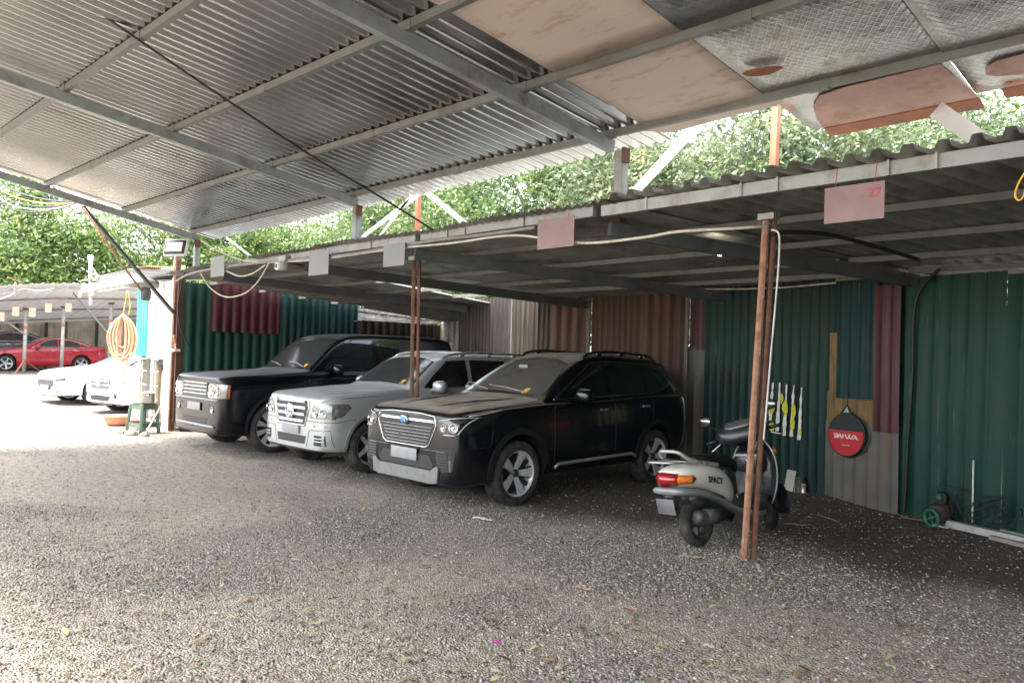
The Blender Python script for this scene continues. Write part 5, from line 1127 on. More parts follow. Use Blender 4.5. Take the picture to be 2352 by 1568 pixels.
# D : bar with open bow
q.prism([(-.155, Y(1)), (-.105, Y(1)), (-.094, Y(.62)), (-.106, Y(.2)), (-.122, Y(0)), (-.15, Y(0)), (-.142, Y(.2)), (-.126, Y(.2)), (-.112, Y(.6)), (-.118, Y(.82)), (-.16, Y(.82))], .0355, .038)
para(-.148, Y(.0), -.133, Y(.65), .011)
para(-.101, Y(0), -.076, Y(1), .012); para(-.052, Y(0), -.070, Y(1), .014); q.prism([(-.084, Y(.22)), (-.066, Y(.22)), (-.068, Y(.36)), (-.08, Y(.36))], .0355, .0378)   # A
para(-.036, Y(0), -.028, Y(1), .012)   # I
para(.022, Y(0), -.006, Y(1), .014); para(.028, Y(0), .062, Y(1), .012); para(.066, Y(0), .040, Y(1), .012); para(.074, Y(0), .105, Y(1), .012)   # W
para(.098, Y(0), .118, Y(.55), .01); para(.158, Y(0), .118, Y(1), .016)   # A
q.prism([(.115, Y(.22)), (.14, Y(.22)), (.134, Y(.36)), (.12, Y(.36))], .0355, .0378)
bl(q).build('lettering', tw, bag)
q = MB(); [q.prism([(x, -.125), (x + .009, -.125), (x + .009, -.119), (x, -.119)], .0355, .037) for x in np.arange(-.04, .05, .012)]; bl(q).build('small_print', tw, bag)
# tins and board
def tin(px, py, label, m, r_=.035, h=.12):
    p = wallpt(px, py, .1); p.z = ground_h(p.x, p.y) + .0; q = MB(); q.lathe([(.001, .003), (r_, .003), (r_, .008), (r_ - .002, .012), (r_ - .002, h - .012), (r_, h - .008), (r_, h), (r_ - .004, h), (r_ - .005, h - .01), (.001, h - .01)], Matrix(), 20)
    o = q.build('tin_can', m, None); o.location = p; return tag(o, label, 'tin can', 'tins at the foot of the wall')
tinm = mat('tin', (.55, .52, .42), .35, .6, .15, 8, dirt=(.3, .22, .12), dirtamt=.35)
tin(1829, 1138, 'pale tin can left of its twin at the foot of the green wall', tinm); tin(1845, 1138, 'pale tin can right of its twin at the foot of the green wall', tinm)
tin(1837, 1110, 'dark can standing behind the two pale tins by the green wall', steel_dk, .06, .2)
p = wallpt(1820, 1110, .06); q = MB(); q.bar((0, 0, 0), (.02, .05, .26), .12, .02, up=(0, 1, 0)); o = q.build('pale_board', grey_w); o.location = (p.x - .05, p.y, ground_h(p.x, p.y)); tag(o, 'short pale board leaning on the green wall by the tins', 'board')
o.data.materials.clear(); o.data.materials.append(mat('board_pale', (.4, .38, .34), .7, 0, .1, 8))
# green wheeled machine
pp_ = wallpt(2140, 1190, .36); mc = empty('air_pump', 'small rusty pump with a green flywheel standing at the foot of the green wall', 'pump', (pp_.x, pp_.y, 0))
MR = Matrix.Rotation(R(90), 4, 'X') @ Matrix.Rotation(R(-25), 4, 'Y')
gw_ = mat('flywheel_green', (.02, .1, .065), .55, 0, .2, 9)
q = MB(); Mw = Matrix.Translation((0, 0, .1)) @ MR; q.lathe([(.095, -.02), (.1, -.015), (.1, .015), (.095, .02), (.068, .02), (.064, .012), (.064, -.012), (.068, -.02)], Mw, 32, closed=True); q.lathe([(.001, .02), (.025, .018), (.025, -.018), (.001, -.02)], Mw, 16)
for k in range(4): a = k * math.pi / 2 + .4; q.bar(Mw @ Vector((.02 * math.cos(a), .02 * math.sin(a), 0)), Mw @ Vector((.068 * math.cos(a), .068 * math.sin(a), 0)), .02, .015)
q.build('flywheel', gw_, mc)
q = MB(); q.loft([(.02, .04, .12, .06, .1, .6), (.04, .12, .13, .1, .12, .6), (.05, .25, .12, .09, .11, .6)], 14); q.loft([(.05, .08, .30, .05, .06, .7), (.06, .16, .3, .06, .07, .7)], 12); q.build('motor_housing', mat('pump_brown', (.06, .045, .035), .7, .2, .3, 9), mc)
q = MB(); q.lathe([(.001, .3), (.03, .3), (.035, .34), (.02, .38), (.001, .385)], Matrix.Translation((.05, .06, -.02)), 16); q.build('green_cap', gw_, mc)
q = MB(); q.bar((-.32, .06, .05), (.0, .1, .04), .02, .02); q.build('pull_bar', rust, mc)
# beams on the ground
a_, b_ = wallpt(2163, 1192, .2), wallpt(2385, 1238, .34); a_.z, b_.z = .045, .045; q = MB(); q.bar(a_, b_, .075, .07); q.build('tmp', whitep); o = bpy.data.objects['tmp']; o.name = 'white_beam'; o.data.materials.clear(); o.data.materials.append(mat('white_beam_paint', (.42, .42, .4), .6, 0, .1, 8, dirt=(.2, .17, .14), dirtamt=.4, dscale=5)); tag(o, 'long white box beam lying on the ground along the green wall', 'beam')
a_, b_ = wallpt(2275, 1232, .4), wallpt(2390, 1258, .5); a_.z = b_.z = .03; o = MB().bar(a_, b_, .05, .04).build('board', mat('board_grey', (.25, .22, .19), .7)); tag(o, 'grey timber lying in front of the white beam at the right edge', 'board')
a_, b_ = wallpt(2300, 1206, .14), wallpt(2390, 1222, .2); a_.z = b_.z = .06; o = MB().bar(a_, b_, .04, .04).build('steel_pipe', mat('pipe_grey', (.3, .28, .26), .5, .4)); tag(o, 'grey pipe resting on the ground behind the white beam', 'pipe')
o = MB().tube([wallpt(2236, 1056, .05), wallpt(2234, 1158, .06), wallpt(2233, 1200, .07)], .0085, 8).build('plastic_pipe', mat('pipe_white', (.6, .62, .56), .5)); tag(o, 'thin white plastic pipe standing upright against the green wall', 'pipe')
q = MB(); g_ = random.Random(5)
for k in range(7):
    c_ = wallpt(2190 + 22 * k, 1160 + 4 * k, .16); pts = [c_ + Vector((g_.uniform(-.16, .16), g_.uniform(-.1, .04), g_.uniform(-.14, .2))) for _ in range(6)]; pts = [Vector((p_.x, p_.y, max(.02, p_.z))) for p_ in pts]; q.tube(spline(pts, 6), .0055, 6)
tag(q.build('cable_tangle', cable_b), 'tangle of thin black cable over the white beam', 'cable')

# ---------------------------------------------------------------- cables, hoses, lamps on the sheds
def cable(name, label, pts, r_, m, cat='cable', parts=None, n_=8):
    q = MB(); q.tube(spline(pts, n_), r_, 7); return tag(q.build(name, m), label, cat)
Yc = 5.33
cable('overhead_cable', 'long black cable running down from the high canopy to the shed eave', [ony(150, -25, 1.7), ony(420, 162, 2.6), ony(700, 348, 3.8), ony(870, 450, 4.6), ony(995, 528, 5.35)], .011, cable_b)
cable('eave_cable', 'cream cable sagging along the shed eave, ending at the rusty post', [ony(1764, 519, 5.7), ony(1700, 524, 5.5), ony(1560, 532, Yc), ony(1480, 545, Yc), ony(1360, 558, Yc), ony(1280, 552, Yc), ony(1195, 541, Yc), ony(1130, 545, Yc), ony(1040, 558, Yc), ony(900, 572, Yc), ony(760, 592, Yc), ony(640, 602, Yc), ony(560, 598, Yc), ony(500, 575, Yc), ony(462, 552, 5.6)], .013, cream_p)
cable('eave_cable', 'thick grey cable bundle along the eave above the silver suv', [ony(1230, 522, Yc), ony(1120, 538, Yc), ony(1000, 552, Yc), ony(900, 568, Yc), ony(800, 585, Yc), ony(700, 594, Yc), ony(600, 603, Yc), ony(520, 612, Yc), ony(440, 628, Yc), ony(405, 645, 5.6)], .02, mat('cable_grey', (.2, .19, .17), .6, 0, .2, 9))
cable('hanging_cable', 'cream cable hanging in a deep loop in front of the red panel', [ony(458, 622, Yc), ony(478, 655, Yc), ony(505, 677, Yc), ony(532, 682, Yc), ony(565, 672, Yc), ony(590, 650, Yc), ony(608, 622, Yc), ony(620, 600, Yc)], .011, cream_p)
cable('hanging_cable', 'cream cable pair drooping in a shallow loop under the shed eave corner', [ony(520, 622, Yc), ony(550, 634, Yc), ony(580, 628, Yc), ony(610, 608, Yc)], .012, cream_p)
cable('hanging_cable', 'black cable hanging down the rusty corner post to the green wall', [ony(448, 552, 5.7), ony(432, 600, 5.6), ony(418, 650, 5.6), ony(409, 700, 5.6), ony(412, 745, 5.6), ony(424, 775, 5.7), ony(436, 798, 5.9)], .011, cable_b)
cable('post_conduit', 'white conduit bent over and running down the right side of the rusty post', [ony(1772, 528, 5.84), ony(1784, 531, 5.84), ony(1790, 545, 5.85), ony(1789, 600, 5.86), ony(1781, 700, 5.87), ony(1772, 800, 5.88), ony(1762, 920, 5.89), ony(1754, 1010, 5.9)], .008, mat('conduit_white', (.6, .58, .54), .5))
cable('wall_cable', 'thick black cable running under the shed roof and down the green wall', [ony(1772, 537, 5.9), ony(1800, 533, 6.0), ony(1900, 538, 6.6), ony(2010, 566, 7.4), ony(2110, 596, 8.3)], .02, cable_b)
cable('wall_cable', 'thick black cable dropping down the green wall right of the red panel', [wallpt(2158, 618, .12), wallpt(2130, 645, .1), wallpt(2108, 680, .09), wallpt(2098, 740, .08), wallpt(2096, 860, .07), wallpt(2086, 1000, .06), wallpt(2080, 1120, .06), wallpt(2076, 1175, .06)], .018, cable_b)
cable('hanging_rope', 'yellow rope loop hanging from the roof at the right edge', [ony(2362, 385, 5.3), ony(2340, 420, 5.3), ony(2332, 448, 5.3), ony(2340, 460, 5.3), ony(2352, 448, 5.3), ony(2362, 400, 5.3)], .006, yellow_p, 'rope')
cable('ceiling_conduit', 'thin cream conduit under the shed roof above the brown wall', [ony(1580, 661, 9.6), ony(1660, 664, 9.5), ony(1780, 661, 9.4), ony(1870, 654, 9.2), ony(1920, 649, 9.2)], .012, cream_p)
for k, (dy, r_, m_) in enumerate(((0, .018, cable_b), (14, .014, yellow_p), (26, .016, cable_b), (36, .012, cream_p), (44, .012, cable_b))):
    cable('canopy_cable', 'drooping %s under the left end of the canopy' % ['black cable, the uppermost', 'yellow cable', 'thick black cable', 'cream cable', 'black cable, the lowest'][k], [ony(-40, 395 + dy * .9, 4.0), ony(20, 432 + dy, 4.0), ony(75, 452 + dy * .8, 4.0), ony(130, 462 + dy * .45, 4.0), ony(184, 464, 4.0)], r_, m_)
# left brace of the canopy
A_, B_ = ony(187, 472, 5.55), ony(402, 722, 5.8); br_ = MB().bar(ony(190, 474, 4.05), ony(402, 722, 5.86), .075, .05).build('diagonal_brace', steel_dk, canopy)
br2 = MB().tube([ony(192, 478, 4.05), ony(262, 582, 4.6), ony(325, 668, 5.1)], .018, 6).build('rusty_rod', rust_lt, canopy)
# cctv camera, floodlight, lamp
cc = ony(652, 603, 5.3); cam_o = empty('security_camera', 'small white security camera under the shed eave above the black suv', 'camera', cc)
MB().box((-.02, .02, .06), (.2, .1, .09), None, 0, .012).build('junction_box', steel_wh, cam_o); MB().loft([(0, -.12, -.06, .05, .05, 1), (.0, -.1, -.06, .06, .06, 1), (0, .03, -.05, .06, .06, 1)], 18).build('camera_body', whitep, cam_o); MB().loft([(0, -.128, -.06, .03, .03, 1), (0, -.118, -.06, .035, .035, 1)], 14).build('camera_lens', blk_g, cam_o)
MB().bar((.0, .0, -.0), (.0, .0, .05), .03, .03).build('bracket', whitep, cam_o)
fl = ony(405, 569, 5.6); flo = empty('floodlight', 'rectangular floodlight with a black rim at the top of the rusty corner post', 'floodlight', fl, R(28))
MB().box((0, 0, 0), (.52, .06, .34), Matrix.Rotation(R(-12), 3, 'X'), 0, .02).build('housing', mat('flood_white', (.6, .6, .58), .5), flo); MB().box((0, -.034, .006), (.46, .03, .27), Matrix.Rotation(R(-12), 3, 'X'), 0, .01).build('rim', blk, flo)
MB().box((0, -.052, .01), (.36, .02, .18), Matrix.Rotation(R(-12), 3, 'X'), 0, .004).build('lens', mat('flood_lens', (.8, .8, .76), .3, 0, .05, 10), flo); MB().bar((0, .03, 0), (0, .12, -.2), .04, .03).build('bracket', steel, flo)
# hanging signs
sgn = mat('sign_card', (.2, .2, .19), .6, 0, .05, 6); sgr = mat('sign_card_reddish', (.24, .15, .145), .6, 0, .22, 5)
def sign(px, py, w, h, m, label, txt=None):
    p = ony(px, py, 5.28); s_ = empty('hanging_sign', label, 'sign', p, 0, 'signs hung along the shed eave')
    MB().box((0, 0, 0), (w, .006, h)).build('panel', m, s_)
    for x in (-w * .33, w * .33): MB().tube([(x, 0, h / 2 - .02), (x + .01, .02, h / 2 + .14)], .003, 5).build('string', mat('string_red', (.4, .06, .05), .7), s_)
    if txt:
        t = text_mesh('lettering', txt, h * .36, mat('sign_red', (.45, .06, .05), .6), s_, .001, 0, 'RIGHT', 1, .001); t.location = (w / 2 - .02, -.005, h * .2); t.rotation_euler = (R(90), 0, 0)
sign(1961, 466, .40, .25, sgr, 'reddish white sign hung on red strings right of the rusty post, rightmost of the signs', '27')
sign(1276, 535, .46, .28, sgr, 'pinkish sign hung under the eave above the nearest black suv')
sign(905, 585, .42, .27, sgn, 'pale grey sign hung left of the thin double post')
sign(732, 603, .5, .33, sgn, 'pale grey sign hung right of the security camera')
sign(500, 612, .5, .33, sgn, 'grey sign at the left end of the shed eave')

# ---------------------------------------------------------------- corner hut, awning, stool, pot, basin, hose
hut = empty('corner_hut', 'small white painted hut at the left end of the shed with a torn teal sheet', 'hut', (-16.7, 6, 0))
def HB(name, c, d, m, bev=0): o = MB().box(Vector(c) - Vector((-16.7, 6, 0)), d, None, 0, bev).build(name, m, hut); return o
hwhite = mat('hut_white', (.82, .82, .8), .6, 0, .04, 2, bump=.1)
HB('upper_wall', (-16.35, 6.02, 2.2), (1.5, .05, 1.6), hwhite)
HB('side_wall', (-15.68, 5.97, 1.5), (.14, .12, 3.1), hwhite)
HB('pillar', (-15.98, 6.0, 1.5), (.4, .06, 3.0), hwhite)
HB('pillar', (-17.45, 5.98, .8), (.16, .12, 1.6), mat('pillar_grey', (.5, .5, .47), .7)); HB('pillar', (-16.75, 5.98, .75), (.1, .08, 1.5), hwhite)
HB('back_wall', (-16.6, 7.6, 1.4), (2.2, .06, 2.8), mat('hut_inside', (.3, .26, .2), .8)); HB('left_wall', (-17.7, 6.8, 1.6), (.05, 1.6, 3.0), hwhite)
o = corr('teal_sheet', lambda u, v, h: Vector((-17.62 + u - (v - 1.45) * .04, 5.92 - h, v)) - Vector((-16.7, 6, 0)), .62, [1.45, 1.9, 2.4, 2.95], .15, .03, 'wide', mat('teal_bright', (.06, .42, .38), .5, 0, .12, 4), hut, .008)
corr('white_sheet', lambda u, v, h: Vector((-17.05 + u, 5.935 - h, v)) - Vector((-16.7, 6, 0)), 1.25, [1.42, 2, 2.5, 3.0], .3, .012, 'rib', hwhite, hut, .01)
corr('roof_sheet', lambda u, v, h: Vector((-18.0 + u, 5.7 + v, 3.08 + .1 * v + h)) - Vector((-16.7, 6, 0)), 2.5, [0, 1, 2.2], .12, .02, 'sine', galv, hut)
corr('rusty_roof_scrap', lambda u, v, h: Vector((-17.0 + u, 5.6 + v, 3.28 + .05 * v - .03 * u + h)) - Vector((-16.7, 6, 0)), 1.5, [0, .5], .1, .025, 'sine', mat('scrap_rust', (.3, .17, .08), .7, .1, .3, 6), hut, .02)
for k in range(2):
    x0 = -17.3 + k * .62
    for z in (.25, .55, .85, 1.15, 1.4): MB().tube([Vector((x0, 5.9, z)) - Vector((-16.7, 6, 0)), Vector((x0 + .4, 5.9, z - .01)) - Vector((-16.7, 6, 0))], .018, 6).build('rack_rung', cream_p, hut)
    MB().tube([Vector((x0 + .08, 5.92, .1)) - Vector((-16.7, 6, 0)), Vector((x0 + .08, 5.92, 1.45)) - Vector((-16.7, 6, 0))], .018, 6).build('rack_rail', cream_p, hut)
    MB().lathe([(.001, .1), (.15, .1), (.16, .4), (.15, 1.1), (.10, 1.25), (.001, 1.27)], Matrix.Translation(Vector((x0 + .22, 6.2, 0)) - Vector((-16.7, 6, 0))), 20).build('tan_cylinder', mat('tan_tube', (.5, .4, .27), .6, 0, .15, 6), hut)
cp = empty('corner_post', 'rusty steel corner post with a pale edge between the hut and the large black suv', 'post', (-15.5, 5.9, 0))
MB().bar((0, 0, 0), (.05, 0, 3.75), .1, .09, bev=.006).build('post', rust, cp); MB().bar((-.06, -.03, .5), (-.01, -.03, 3.7), .025, .05).build('pale_edge', mat('edge_cream', (.7, .55, .38), .6, 0, .1, 6), cp)
MB().bar((.14, .05, .2), (.17, .05, 3.0), .14, .03).build('brown_board', brown_w, cp); MB().box((.16, -.02, 1.6), (.16, .12, .05)).build('shelf_bracket', whitep, cp)
q = MB(); g_ = random.Random(2)
for k in range(5): q.tube(spline([(.15, -.02, 1.62), (.15 + g_.uniform(-.06, .1), -.05, 1.75), (.15 + g_.uniform(-.1, .14), -.07, 1.8 + g_.uniform(0, .14))], 4), .007, 5)
q.build('dry_twigs', rust_lt, cp)
aw = empty('side_awning', 'pale sheet awning sticking out left of the hut over the white suv', 'awning', (-19.8, 6.2, 3))
corr('sheet', lambda u, v, h: Vector((-2.1 + u, -.35 + v, .28 + .02 * u + .1 * v + h)), 3.9, [0, 1, 2.4], .12, .02, 'sine', galv, aw)
MB().bar((-2.05, -.25, .1), (1.9, -.25, .16), .06, .16).build('front_beam', whitep, aw); MB().bar((-.9, -.2, .0), (1.9, -.2, .02), .05, .07).build('lower_beam', steel_wh, aw)
for x in (-2.0, -1.0): MB().box((x, -.3, -.05), (.14, .05, .14)).build('beam_end', mat('timber_light', (.6, .45, .33), .7), aw)
MB().bar((-1.9, -.2, .55), (-1.0, -.1, .35), .03, .03).build('strut', steel_wh, aw); MB().bar((-.9, -.2, .3), (-1.75, -.1, .62), .03, .03).build('strut', steel_wh, aw)
pl = MB(); p0 = ony(208, 700, 6.0); p1 = ony(208, 592, 6.0); pl.tube([p0, p1], .045, 12); plo = pl.build('camera_pole', mat('pole_grey', (.5, .52, .52), .5, .3)); tag(plo, 'short grey pipe pole with a round camera on top rising behind the awning', 'pole')
MB().lathe([(.001, -.07), (.06, -.05), (.08, 0), (.06, .06), (.001, .07)], Matrix.Translation(p1), 18).build('camera_dome', whitep, plo)
sl = ony(326, 655, 5.5); slo = empty('street_lamp_head', 'grey lamp head hanging at the top left corner of the hut', 'lamp', sl)
MB().loft([(0, -.3, 0, .12, .05, .9), (0, -.2, .02, .2, .1, .8), (0, .1, .04, .22, .12, .8), (0, .3, .03, .12, .08, .9)], 16).build('shade', mat('lamp_grey', (.25, .26, .24), .4, .3), slo); MB().lathe([(.001, -.32), (.09, -.3), (.1, -.12), (.06, -.05)], Matrix.Translation((.1, .05, 0)), 16).build('lower_housing', steel_dk, slo)
# stool with pot
ST = Vector((-15.35, 5.32, 0)); st = empty('plastic_stool', 'square green plastic stool with an aluminium pot on it, by the corner post', 'stool', ST, R(20))
gst = mat('stool_green', (.1, .15, .105), .55, 0, .12, 8)
MB().box((0, 0, .555), (.34, .34, .03), None, 0, .01).build('seat', gst, st)
for sx in (-1, 1):
    for sy in (-1, 1): MB().bar((sx * .2, sy * .2, 0), (sx * .15, sy * .15, .55), .06, .06, bev=.006).build('leg', gst, st)
for a in range(4):
    M3 = Matrix.Rotation(a * math.pi / 2, 3, 'Z'); MB().box(M3 @ Vector((0, -.163, .50)), (.28, .012, .09), M3).build('side_panel', gst, st); MB().box(M3 @ Vector((0, -.187, .16)), (.33, .012, .09), M3).build('stretcher', gst, st)
pt = MB(); pt.lathe([(.001, .004), (.19, .004), (.2, .02), (.2, .19), (.215, .195), (.215, .205), (.195, .205), (.19, .03), (.001, .02)], Matrix(), 32); po = pt.build('cooking_pot', mat('aluminium', (.55, .55, .54), .35, .85, .1, 8)); po.location = ST + Vector((0, 0, .572)); tag(po, 'wide aluminium pot standing on the green stool', 'pot')
for s_g in (1, -1): MB().tube(spline([(s_g * .2, -.05, .16), (s_g * .26, 0, .165), (s_g * .2, .05, .16)], 4), .008, 6).build('handle', chrome, po)
ba = MB(); ba.lathe([(.001, .01), (.2, .01), (.23, .03), (.29, .17), (.33, .185), (.335, .195), (.32, .2), (.285, .19), (.22, .04), (.001, .025)], Matrix(), 36); bo_ = ba.build('wash_basin', mat('basin_orange', (.62, .27, .17), .5, 0, .08, 8)); pb = ony(272, 965, 5.45); bo_.location = (pb.x, pb.y, 0); tag(bo_, 'round orange plastic basin on the ground under the hose', 'basin')
jr = empty('plastic_jug', 'white plastic jug with a red label and green cap left of the stool', 'jug', (-16.2, 5.45, 0)); MB().lathe([(.001, .003), (.1, .003), (.11, .03), (.11, .33), (.07, .42), (.04, .45), (.001, .45)], Matrix(), 20).build('body', whitep, jr); MB().lathe([(.001, .5), (.045, .5), (.045, .45), (.001, .45)], Matrix(), 16).build('cap', mat('cap_green', (.05, .45, .15), .5), jr); MB().lathe([(.112, .12), (.112, .18)], Matrix(), 20).build('label', mat('label_red', (.6, .05, .05), .5), jr)
tag(MB().bar((-14.75, 5.15, .02), (-15.1, 5.6, .62), .03, .02).build('stick', mat('stick_grey', (.3, .29, .26), .7)), 'grey stick leaning on the ground between the stool and the large black suv', 'stick')
for i, (dx, dy, s__) in enumerate(((-.1, -.35, .09), (.3, -.3, .11), (.55, -.15, .08))):
    q = MB(); q.loft([(0, -s__, s__ * .5, s__ * .4, s__ * .35, 1), (0, 0, s__ * .6, s__, s__ * .6, .8), (0, s__, s__ * .45, s__ * .5, s__ * .4, 1)], 8, False); o = q.build('stone', mat('stone_pale', (.4, .38, .35), .8, 0, .2, 6)); o.location = ST + Vector((dx, dy, -.02)); tag(o, ['small pale stone just in front of the stool', 'largest pale stone right of the stool', 'pale stone at the foot of the corner post'][i], 'stone', 'stones round the stool')
# coiled hose
hc = ony(283, 762, 5.5); hz_ = empty('coiled_hose', 'big coil of orange garden hose hanging on a yellow cord at the hut corner', 'hose', hc)
RX = Vector((.704, .709, 0)); q = MB(); g_ = random.Random(9)
for k in range(15):
    w = .05 + .25 * (k / 14) * g_.uniform(.75, 1.05); bz_ = -.5 + g_.uniform(-.12, .2); ph = g_.uniform(-.04, .04); dpt = Vector((.709, -.704, 0)) * (.02 * (k % 4) + .0)
    pts = [RX * ph + Vector((0, 0, .34))]
    for a in np.linspace(-.2, 1.2, 9): ang = math.pi / 2 - a * math.pi * 2 / 1.0 * .5; 
    pts = [Vector((0, 0, .36)) + RX * ph, RX * (w * .6) + Vector((0, 0, .22)), RX * w + Vector((0, 0, -.05)), RX * (w * .85) + Vector((0, 0, bz_ * .7)), RX * (w * .2) + Vector((0, 0, bz_)), RX * (-w * .6) + Vector((0, 0, bz_ * .85)), RX * (-w) + Vector((0, 0, -.1)), RX * (-w * .6) + Vector((0, 0, .2)), Vector((0, 0, .36)) + RX * ph]
    q.tube([p_ + dpt for p_ in spline(pts, 5)], .019, 7)
hosm = mat('hose_orange', (.6, .36, .22), .45, 0, .12, 9); q.build('coil', hosm, hz_)
MB().tube(spline([RX * .1 + Vector((0, 0, -.2)), RX * .12 + Vector((0, 0, -.6)), RX * .02 + Vector((0, 0, -1.0))], 5), .02, 7).build('hose_end', hosm, hz_)
MB().tube(spline([RX * -.02 + Vector((0, 0, .34)), RX * .02 + Vector((0, 0, .62)), RX * .06 + Vector((0, 0, .86)), RX * .12 + Vector((0, 0, .6)), RX * .1 + Vector((0, 0, .36))], 5), .009, 6).build('cord', yellow_p, hz_)

# ---------------------------------------------------------------- far open shed on the left
fs_ = empty('far_shed', 'far open car shed with a grey sheet roof on thin posts over the red saloon', 'shed', (-33.7, 8, .5))
def FV(x, y, z): return Vector((x + 33.7, y - 8, z - .5))
frm = mat('far_roof', (.8, .8, .8), .55, 0, .15, 1.5); _n = frm.node_tree; _t = _n.nodes.new('ShaderNodeBsdfTranslucent'); _t.inputs[0].default_value = (.75, .75, .75, 1); _x = _n.nodes.new('ShaderNodeMixShader'); _x.inputs[0].default_value = .04
_n.links.new(_n.nodes['Principled BSDF'].outputs[0], _x.inputs[1]); _n.links.new(_t.outputs[0], _x.inputs[2]); _n.links.new(_x.outputs[0], _n.nodes['Material Output'].inputs[0])
def froof(u, v, h):  # v goes away from the yard (towards -x), u along y
    y = -4 + u; x = -32.4 - v; return FV(x, y, 3.05 + .14 * (y - 4) * .75 - .115 * v + .45 * math.exp(-((y - 7.9) / 4.5) ** 2) * max(0, 1 - v / 9) + h)
corr('roof_sheet', froof, 20, [0, 2.2, 4.5, 7, 9.5], .35, .04, 'rib', frm, fs_)
def ftop(y): return 3.0 + .105 * (y - 4) + .45 * math.exp(-((y - 7.9) / 4.5) ** 2)
q = MB(); ys_ = np.linspace(-3, 15.5, 9)
for i in range(8): q.bar(FV(-32.6, ys_[i], ftop(ys_[i]) - .1), FV(-32.6, ys_[i + 1], ftop(ys_[i + 1]) - .1), .08, .12)
q.build('front_beam', steel_wh, fs_)
for v_ in (2.5, 5, 7.5):
    q = MB()
    for i in range(8):
        z_ = lambda y: 3.05 + .105 * (y - 4) - .115 * v_ + .45 * math.exp(-((y - 7.9) / 4.5) ** 2) * max(0, 1 - v_ / 9) - .08
        q.bar(FV(-32.4 - v_, ys_[i], z_(ys_[i])), FV(-32.4 - v_, ys_[i + 1], z_(ys_[i + 1])), .06, .07)
    q.build('purlin', galv_dk, fs_)
pgm = mat('far_post_grey', (.42, .42, .4), .5, .3)
for y, zt_ in ((2.5, 2.8), (5.9, 2.85), (7.28, 2.93), (8.55, 3.08), (10.27, 3.35), (12.2, 3.5)):
    MB().tube([FV(-33.7, y, .45), FV(-33.7, y, zt_)], .07, 10).build('post', pgm, fs_); MB().lathe([(.07, 0), (.13, .06), (.13, .09), (.07, .09)], Matrix.Translation(FV(-33.7, y, zt_ - .04)), 12).build('post_head', rust, fs_)
    MB().tube([FV(-33.7, y, zt_ - .75), FV(-33.7, y, zt_ - .62)], .074, 10).build('red_band', redox, fs_)
MB().bar(FV(-33.6, 7.28, 1.0), FV(-33.2, 6.9, .5), .05, .05).build('foot_brace', redox, fs_); MB().bar(FV(-33.7, 7.28, 1.0), FV(-33.6, 7.9, .5), .04, .04).build('foot_brace', rust, fs_)
MB().bar(onx(168, 622 + 50, -33.2) - Vector((-33.7, 8, .5)), onx(252, 770, -33.5) - Vector((-33.7, 8, .5)), .07, .05).build('diagonal_brace', steel_wh, fs_); MB().bar(onx(-10, 722, -33.2) - Vector((-33.7, 8, .5)), onx(57, 768, -33.6) - Vector((-33.7, 8, .5)), .06, .05).build('diagonal_brace', steel_wh, fs_)
for px, py in ((2, 727), (36, 715), (74, 717), (111, 707), (157, 706)):
    p = onx(px, py, -33.0); MB().box(p - Vector((-33.7, 8, .5)), (.03, .22, .34)).build('hanging_card', mat('card_tan', (.55, .42, .33), .7, 0, .15, 5), fs_)
MB().tube(spline([onx(-10, 690, -32.3) - fs_.location, onx(20, 680, -32.3) - fs_.location, onx(50, 664, -32.3) - fs_.location, onx(90, 668, -32.3) - fs_.location, onx(125, 662, -32.3) - fs_.location], 5), .02, 6).build('eave_cable', cream_p, fs_)
MB().bar(FV(-32.3, 6.6, 3.3), FV(-32.3, 6.6, 3.85), .09, .06).build('roof_bracket', steel_wh, fs_)
MB().bar(FV(-32.3, 6.35, 4.0), FV(-32.3, 6.85, 3.82), .05, .04).build('roof_bracket', rust_lt, fs_)
ff = empty('plank_fence', 'tall weathered plank fence at the back of the far shed', 'fence', (-41.5, 8, .5))
wall_sheet('planks', (-41.5, -6), (-41.5, 16), .4, 2.95, .3, .04, 'rib', mat('planks_grey', (.6, .54, .48), .8, 0, .3, 2, streak=(5, 5, .3), dirt=(.3, .27, .23), dirtamt=.3), None).parent = None
o = bpy.data.objects['planks']; o.parent = ff; o.matrix_parent_inverse = Matrix.Translation((41.5, -8, -.5))
for y in (6.5, 8.6, 9.8, 10.6, 12): MB().box((.08, y - 8, 1.2), (.1, .12, 2.5)).build('fence_post', steel_dk, ff)
MB().tube([(.2, 1.2, .75), (.2, 5.5, .75)], .03, 6).build('rail', whitep, ff)

# ---------------------------------------------------------------- trees
def leafmat(name, stops):
    m, n, l, b = newmat(name); g = n.new('ShaderNodeNewGeometry'); tc = n.new('ShaderNodeTexCoord'); nz = n.new('ShaderNodeTexNoise'); nz.inputs['Scale'].default_value = 1.1; nz.inputs['Detail'].default_value = 3
    l.new(tc.outputs['Object'], nz.inputs[0]); ma = n.new('ShaderNodeMath'); ma.operation = 'MULTIPLY_ADD'; ma.inputs[1].default_value = 2.0; ma.inputs[2].default_value = -.72; l.new(nz.outputs[0], ma.inputs[0])
    mb = n.new('ShaderNodeMath'); mb.operation = 'MULTIPLY_ADD'; mb.inputs[1].default_value = .42; mb.use_clamp = True; l.new(g.outputs['Random Per Island'], mb.inputs[0]); l.new(ma.outputs[0], mb.inputs[2]); cr = ramp(n, l, mb.outputs[0], stops); l.new(cr.outputs[0], b.inputs['Base Color']); b.inputs['Roughness'].default_value = .45
    tr = n.new('ShaderNodeBsdfTranslucent'); l.new(cr.outputs[0], tr.inputs[0]); ms = n.new('ShaderNodeMixShader'); ms.inputs[0].default_value = .35
    l.new(b.outputs[0], ms.inputs[1]); l.new(tr.outputs[0], ms.inputs[2]); l.new(ms.outputs[0], n['Material Output'].inputs[0]); return m
